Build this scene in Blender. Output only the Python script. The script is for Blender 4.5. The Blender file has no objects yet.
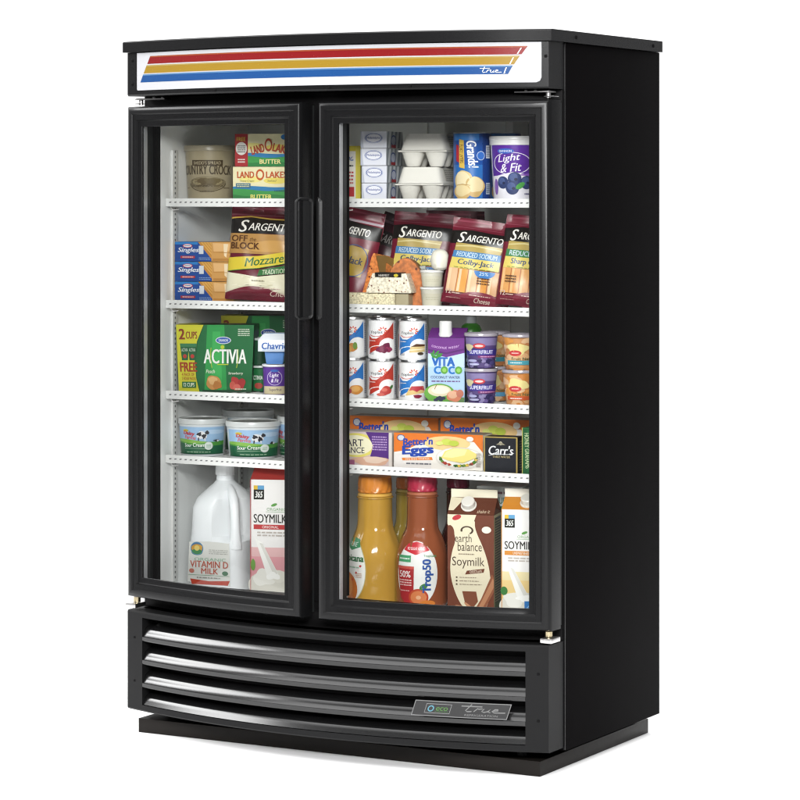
import bpy, bmesh, math, random
from mathutils import Vector, Matrix
random.seed(7)
R = math.radians
S = bpy.context.scene
COL = S.collection

# ------------------------------------------------------------------ camera, world, lamps, exposure
F_PX, CAM, YAW, HOR = 2828.8, (4.1094, -5.967, 1.3773), 0.5069, 191.5
cd = bpy.data.cameras.new('camera'); cam = bpy.data.objects.new('camera', cd); COL.objects.link(cam)
cam.location = CAM; cam.rotation_euler = (R(90), 0, YAW)
cd.sensor_width = 36; cd.lens = F_PX / 800 * 36
cd.shift_y = -(400 - HOR) / 800
cd.clip_start = .1; cd.clip_end = 500
S.camera = cam
w = bpy.data.worlds.new('World'); S.world = w; w.use_nodes = True
nt = w.node_tree; bg = nt.nodes['Background']; bg.inputs[1].default_value = 1.0
# shaped world ramp: white zone behind the subject, dimmed elsewhere to keep side faces dark
tc = nt.nodes.new('ShaderNodeTexCoord'); dp = nt.nodes.new('ShaderNodeVectorMath'); dp.operation = 'DOT_PRODUCT'; rp = nt.nodes.new('ShaderNodeValToRGB')
dp.inputs[1].default_value = (-.64, .77, 0)
e = rp.color_ramp.elements; e[0].position = .42; e[0].color = (.24, .24, .245, 1); e[1].position = .75; e[1].color = (1.4, 1.4, 1.4, 1)
nt.links.new(tc.outputs['Generated'], dp.inputs[0]); nt.links.new(dp.outputs['Value'], rp.inputs[0]); nt.links.new(rp.outputs[0], bg.inputs[0])
S.view_settings.view_transform = 'Standard'; S.view_settings.look = 'None'
S.view_settings.exposure = 0; S.view_settings.gamma = 1
S.render.engine = 'CYCLES'
S.cycles.use_denoising = True
try: S.cycles.denoiser = 'OPENIMAGEDENOISE'
except Exception: pass
S.cycles.max_bounces = 10; S.cycles.transparent_max_bounces = 16
S.cycles.caustics_reflective = False; S.cycles.caustics_refractive = False
S.cycles.filter_width = 1.2

def softbox(name, loc, target, sx, sy, power):
    l = bpy.data.lights.new(name, 'AREA'); l.shape = 'RECTANGLE'; l.size = sx; l.size_y = sy; l.energy = power
    o = bpy.data.objects.new(name, l); COL.objects.link(o); o.location = loc
    o.rotation_euler = (Vector(target) - Vector(loc)).to_track_quat('-Z', 'Y').to_euler()
    return o
softbox('softbox_side', (-7.2, -3.4, 5.3), (.2, 0, .25), 5.5, 2.2, 720)
softbox('softbox_front', (3.7, -5.9, 3.15), (.5, 0, .9), 3.0, 1.3, 740)
softbox('overhead_floor_fill', (.4, -1.0, 5.2), (.4, -.9, 0), 8, 7, 760)  # added overhead lamp, lifts the floor to white

# ------------------------------------------------------------------ materials
def lin(h):
    h = h.lstrip('#'); v = [int(h[i:i+2], 16) / 255 for i in (0, 2, 4)]
    return [(c / 12.92 if c <= .04045 else ((c + .055) / 1.055) ** 2.4) for c in v]
MATS = {}
def mat(name, col, rough=.45, spec=.4, metal=0, bump=0, bscale=200, rvar=.06, gain=1, sss=0, coat=0, vary=.0):
    if name in MATS: return MATS[name]
    m = bpy.data.materials.new(name); m.use_nodes = True
    nt = m.node_tree; b = nt.nodes['Principled BSDF']
    c = lin(col) if isinstance(col, str) else col
    c = [min(x * gain, .92) for x in c]
    b.inputs['Base Color'].default_value = (*c, 1)
    b.inputs['Metallic'].default_value = metal
    b.inputs['Specular IOR Level'].default_value = spec
    if coat: b.inputs['Coat Weight'].default_value = coat; b.inputs['Coat Roughness'].default_value = .12
    if sss:
        b.inputs['Subsurface Weight'].default_value = sss; b.inputs['Subsurface Scale'].default_value = .02
    tc = nt.nodes.new('ShaderNodeTexCoord')
    n = nt.nodes.new('ShaderNodeTexNoise'); n.inputs['Scale'].default_value = bscale; n.inputs['Detail'].default_value = 3
    nt.links.new(tc.outputs['Object'], n.inputs['Vector'])
    mr = nt.nodes.new('ShaderNodeMapRange'); mr.inputs[3].default_value = max(0, rough - rvar); mr.inputs[4].default_value = rough + rvar
    nt.links.new(n.outputs['Fac'], mr.inputs[0]); nt.links.new(mr.outputs[0], b.inputs['Roughness'])
    if bump:
        bp = nt.nodes.new('ShaderNodeBump'); bp.inputs['Strength'].default_value = bump; bp.inputs['Distance'].default_value = .002
        nt.links.new(n.outputs['Fac'], bp.inputs['Height']); nt.links.new(bp.outputs[0], b.inputs['Normal'])
    if vary:
        n2 = nt.nodes.new('ShaderNodeTexNoise'); n2.inputs['Scale'].default_value = bscale * .15; n2.inputs['Detail'].default_value = 5
        nt.links.new(tc.outputs['Object'], n2.inputs['Vector'])
        mx = nt.nodes.new('ShaderNodeMix'); mx.data_type = 'RGBA'
        mx.inputs[6].default_value = (*[x * (1 - vary) for x in c], 1); mx.inputs[7].default_value = (*[min(1, x * (1 + vary)) for x in c], 1)
        nt.links.new(n2.outputs['Fac'], mx.inputs[0]); nt.links.new(mx.outputs[2], b.inputs['Base Color'])
    MATS[name] = m
    return m
GAIN = .80
def H(hexcol, kind='card'):
    rough, spec, coat = {'card': (.45, .22, 0), 'plastic': (.3, .45, 0), 'film': (.33, .32, 0), 'matt': (.75, .2, 0)}[kind]
    return mat(kind + hexcol, hexcol, rough, spec, gain=GAIN, coat=coat, bscale=120)

def glass_mat(name, tint, rough=.0, k=1.0):
    m = bpy.data.materials.new(name); m.use_nodes = True; nt = m.node_tree; nt.nodes.clear()
    o = nt.nodes.new('ShaderNodeOutputMaterial'); mx = nt.nodes.new('ShaderNodeMixShader')
    t = nt.nodes.new('ShaderNodeBsdfTransparent'); t.inputs[0].default_value = (*tint, 1)
    g = nt.nodes.new('ShaderNodeBsdfGlossy'); g.inputs['Roughness'].default_value = rough
    fr = nt.nodes.new('ShaderNodeFresnel'); fr.inputs[0].default_value = 1.5
    mu = nt.nodes.new('ShaderNodeMath'); mu.operation = 'MULTIPLY'; mu.inputs[1].default_value = k
    nt.links.new(fr.outputs[0], mu.inputs[0]); nt.links.new(mu.outputs[0], mx.inputs[0])
    nt.links.new(t.outputs[0], mx.inputs[1]); nt.links.new(g.outputs[0], mx.inputs[2]); nt.links.new(mx.outputs[0], o.inputs[0])
    return m

BLACK = mat('black_plastic', (.0050, .0050, .0053), .28, .17, bump=.04, bscale=900)
BLACKD = mat('black_paint', (.004, .0038, .004), .5, .06, bump=.04, bscale=700)
SIDE = mat('black_steel_skin', (.0022, .0019, .0021), .6, .015, bump=.04, bscale=500)
LOUV = mat('black_louvre', (.005, .005, .0052), .21, .5, rvar=.02)
BASEM = mat('dark_base_metal', (.009, .0075, .0065), .45, .12, vary=.35, bscale=60)
STEEL = mat('bright_metal', (.62, .61, .60), .32, .5, metal=1)
BRASS = mat('brass_pin', (.45, .38, .24), .3, .5, metal=1)
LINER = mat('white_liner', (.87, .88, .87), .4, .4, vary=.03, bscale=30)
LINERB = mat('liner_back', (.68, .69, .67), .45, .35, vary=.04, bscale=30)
WHITE = mat('white_enamel', (.72, .72, .705), .35, .45)
SLOT = mat('slot_grey', (.17, .17, .17), .6, .2)
GLASS = glass_mat('door_glass', (.955, .965, .955), 0, .6)
SPACER = mat('spacer_aluminium', (.48, .48, .50), .30, .5, metal=.15)
GASKET = mat('gasket', (.020, .022, .022), .5, .3)

# ------------------------------------------------------------------ mesh builder
class MB:
    def __init__(s): s.v = []; s.f = []; s.m = []; s.mats = []
    def mi(s, m):
        if m not in s.mats: s.mats.append(m)
        return s.mats.index(m)
    def add(s, vs, fs, m):
        k = len(s.v); i = s.mi(m); s.v += [tuple(p) for p in vs]
        for f in fs: s.f.append(tuple(j + k for j in f)); s.m.append(i)
        return s
    def box(s, x0, x1, y0, y1, z0, z1, m, bev=0, seg=2, M=None):
        bm = bmesh.new(); bmesh.ops.create_cube(bm, size=1)
        for v in bm.verts: v.co = ((x0 + x1) / 2 + v.co.x * (x1 - x0), (y0 + y1) / 2 + v.co.y * (y1 - y0), (z0 + z1) / 2 + v.co.z * (z1 - z0))
        if bev: bmesh.ops.bevel(bm, geom=bm.edges[:], offset=bev, segments=seg, affect='EDGES', profile=.6)
        if M: bmesh.ops.transform(bm, matrix=M, verts=bm.verts)
        bm.verts.index_update()
        s.add([v.co[:] for v in bm.verts], [[v.index for v in f.verts] for f in bm.faces], m); bm.free(); return s
    def lathe(s, prof, m, n=48, c=(0, 0, 0), a0=0, ripple=None):
        vs = []; fs = []
        for r, z in prof:
            for k in range(n):
                a = 2 * math.pi * k / n
                rr = max(r, 1e-5) * (1 + (ripple(a, z) if ripple else 0))
                vs.append((c[0] + rr * math.sin(a), c[1] - rr * math.cos(a), c[2] + z))
        for i in range(len(prof) - 1):
            for k in range(n):
                fs.append((i*n + k, i*n + (k+1) % n, (i+1)*n + (k+1) % n, (i+1)*n + k))
        fs.append(tuple(range(n))[::-1]); fs.append(tuple((len(prof)-1)*n + k for k in range(n)))
        return s.add(vs, fs, m)
    def loft(s, secs, m, caps=True):
        n = len(secs[0]); vs = [p for q in secs for p in q]; fs = []
        for i in range(len(secs) - 1):
            for k in range(n): fs.append((i*n + k, i*n + (k+1) % n, (i+1)*n + (k+1) % n, (i+1)*n + k))
        if caps: fs.append(tuple(range(n))[::-1]); fs.append(tuple((len(secs)-1)*n + k for k in range(n)))
        return s.add(vs, fs, m)
    def tube(s, path, r, m, n=10, closed=False):
        P = [Vector(p) for p in path]; vs = []; fs = []; N = len(P); up = None
        for i, p in enumerate(P):
            if closed: t = P[(i+1) % N] - P[i-1]
            else: t = P[min(i+1, N-1)] - P[max(i-1, 0)]
            t.normalize()
            ref = Vector((0, 0, 1)) if abs(t.z) < .9 else Vector((1, 0, 0))
            a = t.cross(ref).normalized() if up is None else (up - t * up.dot(t)).normalized()
            up = a; b = t.cross(a); rr = r[i] if isinstance(r, (list, tuple)) else r
            for k in range(n):
                an = 2*math.pi*k/n; vs.append((p + a*rr*math.cos(an) + b*rr*math.sin(an))[:])
        for i in range(N if closed else N - 1):
            j = (i+1) % N
            for k in range(n): fs.append((i*n+k, i*n+(k+1) % n, j*n+(k+1) % n, j*n+k))
        if not closed: fs.append(tuple(range(n))[::-1]); fs.append(tuple((N-1)*n+k for k in range(n)))
        return s.add(vs, fs, m)
    def art(s, A, fmap, du=None, dv=None):
        for L, (vs, fs, m) in enumerate(A.items):
            off = .00025 + .00007 * L
            if du or dv: vs, fs = tess(vs, fs, du, dv)
            s.add([fmap(u, v, off) for u, v in vs], fs, m)
        return s
    def build(s, name, parent=None, smooth=35, loc=None, rot=None):
        me = bpy.data.meshes.new(name); me.from_pydata(s.v, [], s.f)
        for m in s.mats: me.materials.append(m)
        me.polygons.foreach_set('material_index', s.m)
        bm = bmesh.new(); bm.from_mesh(me)
        if not getattr(s, 'keepn', False): bmesh.ops.recalc_face_normals(bm, faces=bm.faces[:])
        bm.to_mesh(me); bm.free()
        if smooth:
            me.polygons.foreach_set('use_smooth', [True] * len(me.polygons))
            me.set_sharp_from_angle(angle=R(smooth))
        me.update()
        o = bpy.data.objects.new(name, me); COL.objects.link(o)
        if parent: o.parent = parent
        if loc: o.location = loc
        if rot is not None: o.rotation_euler = rot if isinstance(rot, tuple) else (0, 0, rot)
        return o

def tess(vs, fs, du, dv):
    bm = bmesh.new(); V = [bm.verts.new((u, v, 0)) for u, v in vs]
    for f in fs:
        try: bm.faces.new([V[i] for i in f])
        except ValueError: pass
    us = [u for u, _ in vs]; ws = [v for _, v in vs]
    for ax, d, lo, hi in ((0, du, min(us), max(us)), (1, dv, min(ws), max(ws))):
        if not d: continue
        k = math.ceil(lo / d + 1e-6)
        while k * d < hi - 1e-6:
            co = (k*d, 0, 0) if ax == 0 else (0, k*d, 0); no = (1, 0, 0) if ax == 0 else (0, 1, 0)
            bmesh.ops.bisect_plane(bm, geom=bm.verts[:] + bm.edges[:] + bm.faces[:], plane_co=co, plane_no=no)
            k += 1
    bm.verts.index_update()
    r = [(v.co.x, v.co.y) for v in bm.verts], [[v.index for v in f.verts] for f in bm.faces]
    bm.free(); return r

# ------------------------------------------------------------------ printed artwork (flat inks laid on a face)
TXT = {}
def glyphs(t, bold, shear):
    key = (t, bold, shear)
    if key not in TXT:
        c = bpy.data.curves.new('lettering', 'FONT'); c.body = t; c.size = 1; c.offset = bold; c.shear = shear
        c.resolution_u = 3; c.fill_mode = 'FRONT' if hasattr(c, 'fill_mode') else 'BOTH'
        o = bpy.data.objects.new('lettering', c)
        me = o.to_mesh()
        vs = [(v.co.x, v.co.y) for v in me.vertices]; fs = [tuple(p.vertices) for p in me.polygons]
        o.to_mesh_clear(); bpy.data.objects.remove(o); bpy.data.curves.remove(c)
        x0 = min(v[0] for v in vs); x1 = max(v[0] for v in vs); y0 = min(v[1] for v in vs); y1 = max(v[1] for v in vs)
        TXT[key] = ([((x-x0)/(x1-x0), (y-y0)/(y1-y0)) for x, y in vs], fs)
    return TXT[key]
class Art:
    """inks in face units: 0..1 across, 0..1 up; kept in metres, u centred"""
    def __init__(s, w, h, kind='card'): s.w, s.h, s.kind, s.items = w, h, kind, []
    def _m(s, c): return H(c, s.kind) if isinstance(c, str) else c
    def _put(s, vs, fs, c): s.items.append(([((x - .5) * s.w, y * s.h) for x, y in vs], fs, s._m(c)))
    def poly(s, pts, c): s._put(pts, [tuple(range(len(pts)))], c); return s
    def blob(s, pts, c, it=3):
        for _ in range(it):
            q = []
            for (ax, ay), (bx, by) in zip(pts, pts[1:] + pts[:1]): q += [(ax*.75+bx*.25, ay*.75+by*.25), (ax*.25+bx*.75, ay*.25+by*.75)]
            pts = q
        return s.poly(pts, c)
    def rect(s, x0, y0, x1, y1, c): return s.poly([(x0, y0), (x1, y0), (x1, y1), (x0, y1)], c)
    def ell(s, cx, cy, rx, ry, c, rot=0, n=26, wob=0, a0=0, a1=360):
        pts = []; ph = random.random() * 6
        full = (a1 - a0) == 360
        asp = s.w / s.h
        for k in range(n + (0 if full else 1)):
            a = R(a0 + (a1 - a0) * k / n); q = 1 + wob * math.sin(3*a + ph) + wob * .6 * math.sin(5*a + 2*ph)
            x, y = rx*q*math.cos(a), ry*q*math.sin(a) / asp * asp
            if rot:
                X, Y = x*s.w, y*s.h; c_, s_ = math.cos(R(rot)), math.sin(R(rot))
                x, y = (X*c_ - Y*s_) / s.w, (X*s_ + Y*c_) / s.h
            pts.append((cx + x, cy + y))
        return s.poly(pts, c)
    def ring(s, cx, cy, rx, ry, t, c, n=30, a0=0, a1=360):
        vs = []; fs = []; m = n + 1
        for k in range(m):
            a = R(a0 + (a1 - a0) * k / n)
            vs += [(cx + rx*math.cos(a), cy + ry*math.sin(a)), (cx + rx*(1-t)*math.cos(a), cy + ry*(1-t)*math.sin(a))]
        for k in range(n): fs.append((2*k, 2*k+2, 2*k+3, 2*k+1))
        s._put(vs, fs, c); return s
    def stroke(s, pts, t, c):
        P = [Vector((x*s.w, y*s.h)) for x, y in pts]; vs = []; fs = []; t = t * s.w / 2
        for i, p in enumerate(P):
            d = (P[min(i+1, len(P)-1)] - P[max(i-1, 0)]).normalized(); nrm = Vector((-d.y, d.x)) * t
            a, b = p + nrm, p - nrm; vs += [(a.x/s.w, a.y/s.h), (b.x/s.w, b.y/s.h)]
        for i in range(len(P)-1): fs.append((2*i, 2*i+1, 2*i+3, 2*i+2))
        s._put(vs, fs, c); return s
    def text(s, t, x0, y0, x1, y1, c, bold=.012, shear=0, rot=0, curve=0):
        vs, fs = glyphs(t, 0, shear)
        cx, cy = (x0+x1)/2, (y0+y1)/2; W_, H_ = (x1-x0)*s.w, (y1-y0)*s.h
        c_, s_ = math.cos(R(rot)), math.sin(R(rot)); e = bold * H_ * 1.3
        for dx, dy in (((0, 0),) if bold < .008 else ((-e, 0), (e, 0)) if bold < .03 else ((-e, -e*.5), (e, -e*.5), (-e, e*.5), (e, e*.5))):
            out = []
            for x, y in vs:
                X, Y = (x-.5)*(W_-2*e) + dx, (y-.5)*(H_-e) + dy + curve * H_ * (1 - (2*x-1)**2)
                out.append((cx + (X*c_ - Y*s_)/s.w, cy + (X*s_ + Y*c_)/s.h))
            s._put(out, fs, c)
        return s
    def lines(s, x0, y0, x1, y1, n, c, fill=.5):
        """rows of print too small to read"""
        vs = []; fs = []; hh = (y1-y0)/n
        for r in range(n):
            x = x0; y = y1 - (r+1)*hh + hh*(1-fill)/2
            while x < x1:
                l = (x1-x0) * random.uniform(.06, .2); e = min(x+l, x1); k = len(vs)
                vs += [(x, y), (e, y), (e, y+hh*fill), (x, y+hh*fill)]; fs.append((k, k+1, k+2, k+3)); x = e + (x1-x0)*.03
        s._put(vs, fs, c); return s
    def wave(s, y0, amp, y1, c, ph=0, per=1, x0=0, x1=1, n=16):
        top = [(x0+(x1-x0)*k/n, y1 + amp*math.sin(ph + per*math.pi*2*k/n)) for k in range(n+1)]
        return s.poly([(x0, y0)] + [(x1, y0)] + top[::-1], c)

# ------------------------------------------------------------------ things and parts
def tag(o, label, cat, group=None):
    o['label'] = label; o['category'] = cat
    if group: o['group'] = group
    return o
def thing(name, label, cat, loc=(0, 0, 0), rz=0, group=None):
    o = bpy.data.objects.new(name, None); COL.objects.link(o); o.location = loc
    o.rotation_euler = rz if isinstance(rz, tuple) else (0, 0, rz); o.empty_display_size = .05
    return tag(o, label, cat, group)
def dup_part(o, parent):
    c = o.copy(); COL.objects.link(c); c.parent = parent
    for ch in o.children: dup_part(ch, c)
    return c
def struct(o): o['kind'] = 'structure'; return o

# metric helpers: where a line of sight of the survey photograph meets the upright plane at depth Y
CY, SY = math.cos(YAW), math.sin(YAW)
def spot(px, Y):
    r = (px - 400) / F_PX; t = (Y - CAM[1]) / (CY + r*SY); return CAM[0] + t * (-SY + r*CY)
def level(px, py, Y):
    r = (px - 400) / F_PX; t = (Y - CAM[1]) / (CY + r*SY); return CAM[2] - t * (py - HOR) / F_PX
def ppm(x, y): return F_PX / (-SY*(x - CAM[0]) + CY*(y - CAM[1]))
def span(pl, pr, YF, rot):
    """front face between two sight lines, turned by rot; nearest corner at depth YF -> centre x, y, width"""
    wd = .1
    for _ in range(30):
        Yc = YF + abs(wd/2*math.sin(rot)); YL, YR = Yc - wd/2*math.sin(rot), Yc + wd/2*math.sin(rot)
        xl, xr = spot(pl, YL), spot(pr, YR); wd = (xr - xl) / math.cos(rot)
    return (xl+xr)/2, Yc, wd
def round_at(pl, pr, YF):
    r = .05
    for _ in range(30):
        y = YF + r; x = spot((pl+pr)/2, y); r = (pr-pl)/2/ppm(x, y)
    return x, y, r

# ================================================================== the setting
W, SAG = 1.197, .1058
def ys(x): u = (x - W/2) / (W/2); return -SAG * (1 - u*u)
FLOORM = mat('white_studio_floor', (.90, .90, .90), .8, .1)
fl = MB().add([(-2.2, -2.4, 0), (5, -2.4, 0), (5, 3.4, 0), (-2.2, 3.4, 0)], [(0, 1, 2, 3)], FLOORM).build('floor', smooth=0)
struct(fl)

# ================================================================== the refrigerator
ZT, LT, D, YB = 1.7585, .0277, .6366, .0845
fridge = thing('display_refrigerator', 'black two-door glass-front refrigerator with curved front and striped sign, full of food', 'refrigerator', (0, 0, 0))

def sweep(mb, x0, x1, prof, m, n=24):
    """closed profile [(y, z, follow)] drawn across the bowed front"""
    secs = []
    for k in range(n + 1):
        x = x0 + (x1-x0)*k/n
        secs.append([(x, ys(min(max(x, 0), W))*f + y, z) for y, z, f in prof])
    return mb.loft(secs, m)

# top panel, overhanging slightly
o = .008
mb = MB()
sweep(mb, -o, W+o, [(D, ZT-LT, 0), (D, ZT-.002, 0), (D-.002, ZT, 0), (-o+.003, ZT, 1), (-o, ZT-.003, 1), (-o, ZT-LT, 1)], BLACK, 28)
top = mb.build('top_panel', fridge)
for y in (.13, .58):
    mb = MB().lathe([(.0045, -.001), (.0045, .0015), (.003, .0025)], BLACKD, 12)
    mb.v = [(W+o+c_, y+a, ZT-.014+b_) for a, b_, c_ in mb.v]
    mb.build('screw', top)

# outer cabinet: sides, back, floor and roof of the box
mb = MB()
mb.box(0, .048, YB, D, .051, ZT-LT-.0005, SIDE, .002)
mb.box(W-.048, W, YB, D, .051, ZT-LT-.0005, SIDE, .002)
mb.box(.0485, W-.0485, D-.06, D, .051, ZT-LT-.0005, SIDE)
mb.box(.0485, W-.0485, YB+.01, D-.061, .051, .345, SIDE)
mb.box(.0485, W-.0485, YB+.01, D-.061, 1.60, ZT-LT-.0005, SIDE)
cab = mb.build('cabinet', fridge)
snt = SIDE.node_tree; sn = snt.nodes.new('ShaderNodeTexNoise'); sn.inputs['Scale'].default_value = 2.2; sn.inputs['Detail'].default_value = 2
stc = snt.nodes['Texture Coordinate']; sb = snt.nodes.new('ShaderNodeBump'); sb.inputs['Strength'].default_value = .25; sb.inputs['Distance'].default_value = .02
snt.links.new(stc.outputs['Object'], sn.inputs['Vector']); snt.links.new(sn.outputs['Fac'], sb.inputs['Height'])
snt.links.new(sb.outputs[0], snt.nodes['Bump'].inputs['Normal'])
# bright folded edge at the front of each side skin
for xa, xb in ((W-.004, W+.0012), (-.0012, .004)):
    MB().box(xa, xb, YB-.004, YB-.0005, .054, ZT-LT-.002, BLACK, .001).build('edge_trim', cab)
# inner liner
mb = MB(); x0, x1, y0, y1, z0, z1 = .0495, W-.0495, .1, .5, .352, 1.585
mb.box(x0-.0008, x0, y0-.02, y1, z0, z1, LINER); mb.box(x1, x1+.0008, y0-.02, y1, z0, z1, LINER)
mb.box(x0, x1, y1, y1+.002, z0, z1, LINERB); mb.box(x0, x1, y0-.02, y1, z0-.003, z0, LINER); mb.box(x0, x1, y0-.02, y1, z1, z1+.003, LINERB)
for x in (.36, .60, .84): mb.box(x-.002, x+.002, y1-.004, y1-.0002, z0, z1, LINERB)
liner = mb.build('liner', fridge)
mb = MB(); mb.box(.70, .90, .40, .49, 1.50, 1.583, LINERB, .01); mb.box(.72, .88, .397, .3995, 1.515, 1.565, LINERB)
mb.build('fan_cover', liner)

# black face frame behind the doors (follows the bow)
mb = MB()
FB = .0785
sweep(mb, .004, W-.004, [(.092, 1.545, 0), (.092, 1.6185, 0), (FB, 1.6185, 1), (FB, 1.545, 1)], BLACKD)
sweep(mb, .004, W-.004, [(.092, .3135, 0), (.092, .372, 0), (FB, .376, 1), (FB, .3135, 1)], BLACKD)
sweep(mb, .004, .0485, [(.092, .377, 0), (.092, 1.545, 0), (FB, 1.545, 1), (FB, .377, 1)], BLACKD, 3)
sweep(mb, W-.0485, W-.004, [(.092, .377, 0), (.092, 1.545, 0), (FB, 1.545, 1), (FB, .377, 1)], BLACKD, 3)
sweep(mb, .545, .598, [(.098, .377, 0), (.098, 1.545, 0), (FB, 1.545, 1), (FB, .377, 1)], BLACKD, 3)
mb.build('face_frame', fridge)

# header with the lit-sign panel
mb = MB(); ZH = 1.6195; ZC = ZT-LT-.0006
sweep(mb, .002, W-.002, [(YB-.006, ZH, 0), (YB-.006, ZC, 0), (.0, ZC, 1), (-.0, ZH+.004, 1), (.004, ZH, 1)], BLACK, 28)
header = mb.build('header', fridge)
SIGN = mat('sign_white', (.35, .35, .365), .22, .5)
def arc_sheet(mb, pts, off, m, dx=.03):
    A = Art(1, 1); vs, fs = tess(pts, [tuple(range(len(pts)))], dx, None)
    mb.add([(x, ys(x) - off, z) for x, z in vs], fs, m)
mb = MB()
a, b_, z0_, z1_, r_ = .041, 1.1795, 1.6335, ZC-.002, .012
pts = [(a, z1_), (a, z0_+.003), (a+.003, z0_), (b_-r_, z0_), (b_-r_*.3, z0_+r_*.3), (b_, z0_+r_), (b_, z1_)]
arc_sheet(mb, pts, .0012, SIGN)
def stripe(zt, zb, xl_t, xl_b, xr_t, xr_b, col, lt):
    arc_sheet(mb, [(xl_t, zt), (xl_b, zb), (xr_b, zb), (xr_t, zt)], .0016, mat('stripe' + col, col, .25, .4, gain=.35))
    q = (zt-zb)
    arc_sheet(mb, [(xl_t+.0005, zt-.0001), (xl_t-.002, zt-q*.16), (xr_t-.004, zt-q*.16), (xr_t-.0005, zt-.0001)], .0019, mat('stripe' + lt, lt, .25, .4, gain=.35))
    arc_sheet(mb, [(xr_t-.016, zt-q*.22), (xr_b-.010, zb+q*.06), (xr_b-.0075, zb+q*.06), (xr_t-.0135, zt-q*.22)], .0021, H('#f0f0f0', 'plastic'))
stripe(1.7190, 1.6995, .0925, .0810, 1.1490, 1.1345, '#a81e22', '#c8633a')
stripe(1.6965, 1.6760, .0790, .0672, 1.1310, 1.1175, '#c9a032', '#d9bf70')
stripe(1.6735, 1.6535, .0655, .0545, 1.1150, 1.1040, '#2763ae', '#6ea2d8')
TRUE = [[(0, .74), (.5, .74)], [(.24, 1), (.13, .2), (.18, .08), (.28, .12)], [(.33, .1), (.41, .52), (.43, .44), (.52, .5)],
        [(.56, .5), (.52, .18), (.58, .08), (.66, .2), (.71, .5), (.67, .14), (.73, .08)], [(.77, .28), (.9, .34), (.89, .48), (.82, .48), (.76, .22), (.82, .08), (1.08, .1)]]
def script(A, x0, y0, x1, y1, c, t):
    for s_ in TRUE: A.stroke([(x0+(x1-x0)*x, y0+(y1-y0)*y) for x, y in s_], t, c)
A = Art(.047, .0145, 'plastic'); script(A, 0, 0, 1, 1, '#ffffff', .028)
for L, (vs, fs, m) in enumerate(A.items): mb.add([(1.0625+u, ys(1.0625+u)-.0022-.0001*L, 1.6565+v) for u, v in vs], fs, m)
mb.build('sign_panel', header)
for x, z in ((.0225, 1.71), (.0225, 1.65), (1.1885, 1.695), (.32, 1.627), (.66, 1.627), (.87, 1.627)):
    MB().box(x-.0035, x+.0035, ys(x)-.002, ys(x)+.002, z-.0035, z+.0035, BLACKD, .0015).build('screw', header)

GRILLE = mat('grille_black', (.0085, .0085, .0088), .42, .07, bump=.04, bscale=900)
# grille
mb = MB(); gz0, gz1, oz0, oz1, ox0, ox1 = .060, .3125, .0765, .2975, .060, 1.143
sweep(mb, .002, W-.002, [(.05, oz1, 1), (.05, gz1, 1), (.004, gz1, 1), (0, gz1-.004, 1), (0, oz1, 1)], GRILLE, 28)
sweep(mb, .002, W-.002, [(.05, gz0, 1), (.05, oz0, 1), (0, oz0, 1), (0, gz0+.004, 1), (.004, gz0, 1)], GRILLE, 28)
for a, b_ in ((.002, ox0), (ox1, W-.002)): sweep(mb, a, b_, [(YB-.006, oz0, 0), (YB-.006, oz1, 0), (0, oz1, 1), (0, oz0, 1)], GRILLE, 3)
for a, b_ in ((.002, .02), (W-.02, W-.002)):
    sweep(mb, a, b_, [(YB-.006, oz1, 0), (YB-.006, gz1, 0), (.0505, gz1, 1), (.0505, oz1, 1)], GRILLE, 2)
    sweep(mb, a, b_, [(YB-.006, gz0, 0), (YB-.006, oz0, 0), (.0505, oz0, 1), (.0505, gz0, 1)], GRILLE, 2)
grille = mb.build('grille', fridge)
mb = MB(); pitch = .0585
for i in range(4):
    zb = .2385 - i*pitch if i < 3 else oz0 - .011
    lip = .0125
    P = [(.0015, zb, 1), (.0, zb+.002, 1), (0, zb+lip-.002, 1), (.003, zb+lip, 1)]
    cv = [(.0078, .009), (.0112, .0155), (.0135, .0182), (.026, .024), (.048, .029)]
    up = [(y_, zb+lip+z_, 1) for y_, z_ in cv]; dn = [(y_+.003, zb+lip+z_-.003, 1) for y_, z_ in cv[::-1]]
    if i == 3: P = [(.012, zb+lip-.002, 1), (.003, zb+lip, 1)]
    sweep(mb, ox0+.0005, ox1-.0005, P + up + dn, LOUV, 40)
mb.build('louvre', grille)
mb = MB()
sweep(mb, ox0, ox1, [(.075, oz0, 1), (.075, oz1, 1), (.068, oz1, 1), (.068, oz0, 1)], BLACKD, 16)
mb.build('inner_baffle', grille)
for x in (.031, 1.1715):
    for z in (.135, .245):
        MB().box(x-.003, x+.003, ys(x)-.0015, ys(x)+.002, z-.003, z+.003, BLACKD, .0012).build('screw', grille)
# nameplate on the third louvre
mb = MB(); PL = mat('nameplate_black', (.011, .011, .0115), .35, .4); PG = mat('nameplate_grey', (.11, .11, .11), .3, .5)
def plate_map(u, v, off):
    x = .994 + u + (v-.019)*.32; return (x, ys(x) - .0035 - off, .1355 + v - (u*0))
Aq = Art(.228, .037, 'plastic')
Aq.poly([(0, 0), (1, 0), (1, 1), (0, 1)], PG)
Aq.poly([(.008, .05), (.992, .05), (.992, .95), (.008, .95)], PL)
Aq.poly([(.13, .2), (.4, .2), (.4, .82), (.13, .82)], PG); Aq.poly([(.136, .24), (.394, .24), (.394, .78), (.136, .78)], PL)
Aq.ring(.19, .5, .033, .2, .35, '#4a8090'); Aq.text('eco', .245, .38, .37, .62, '#3f6a2c', .02); Aq.lines(.24, .28, .38, .36, 1, '#33532a')
script(Aq, .50, .38, .93, .9, PG, .011); Aq.text('REFRIGERATION', .56, .14, .90, .27, PG, .01)
mb.art(Aq, plate_map, .03)
mb.box(.90, 1.09, -.06, -.04, .142, .166, PL)
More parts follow.
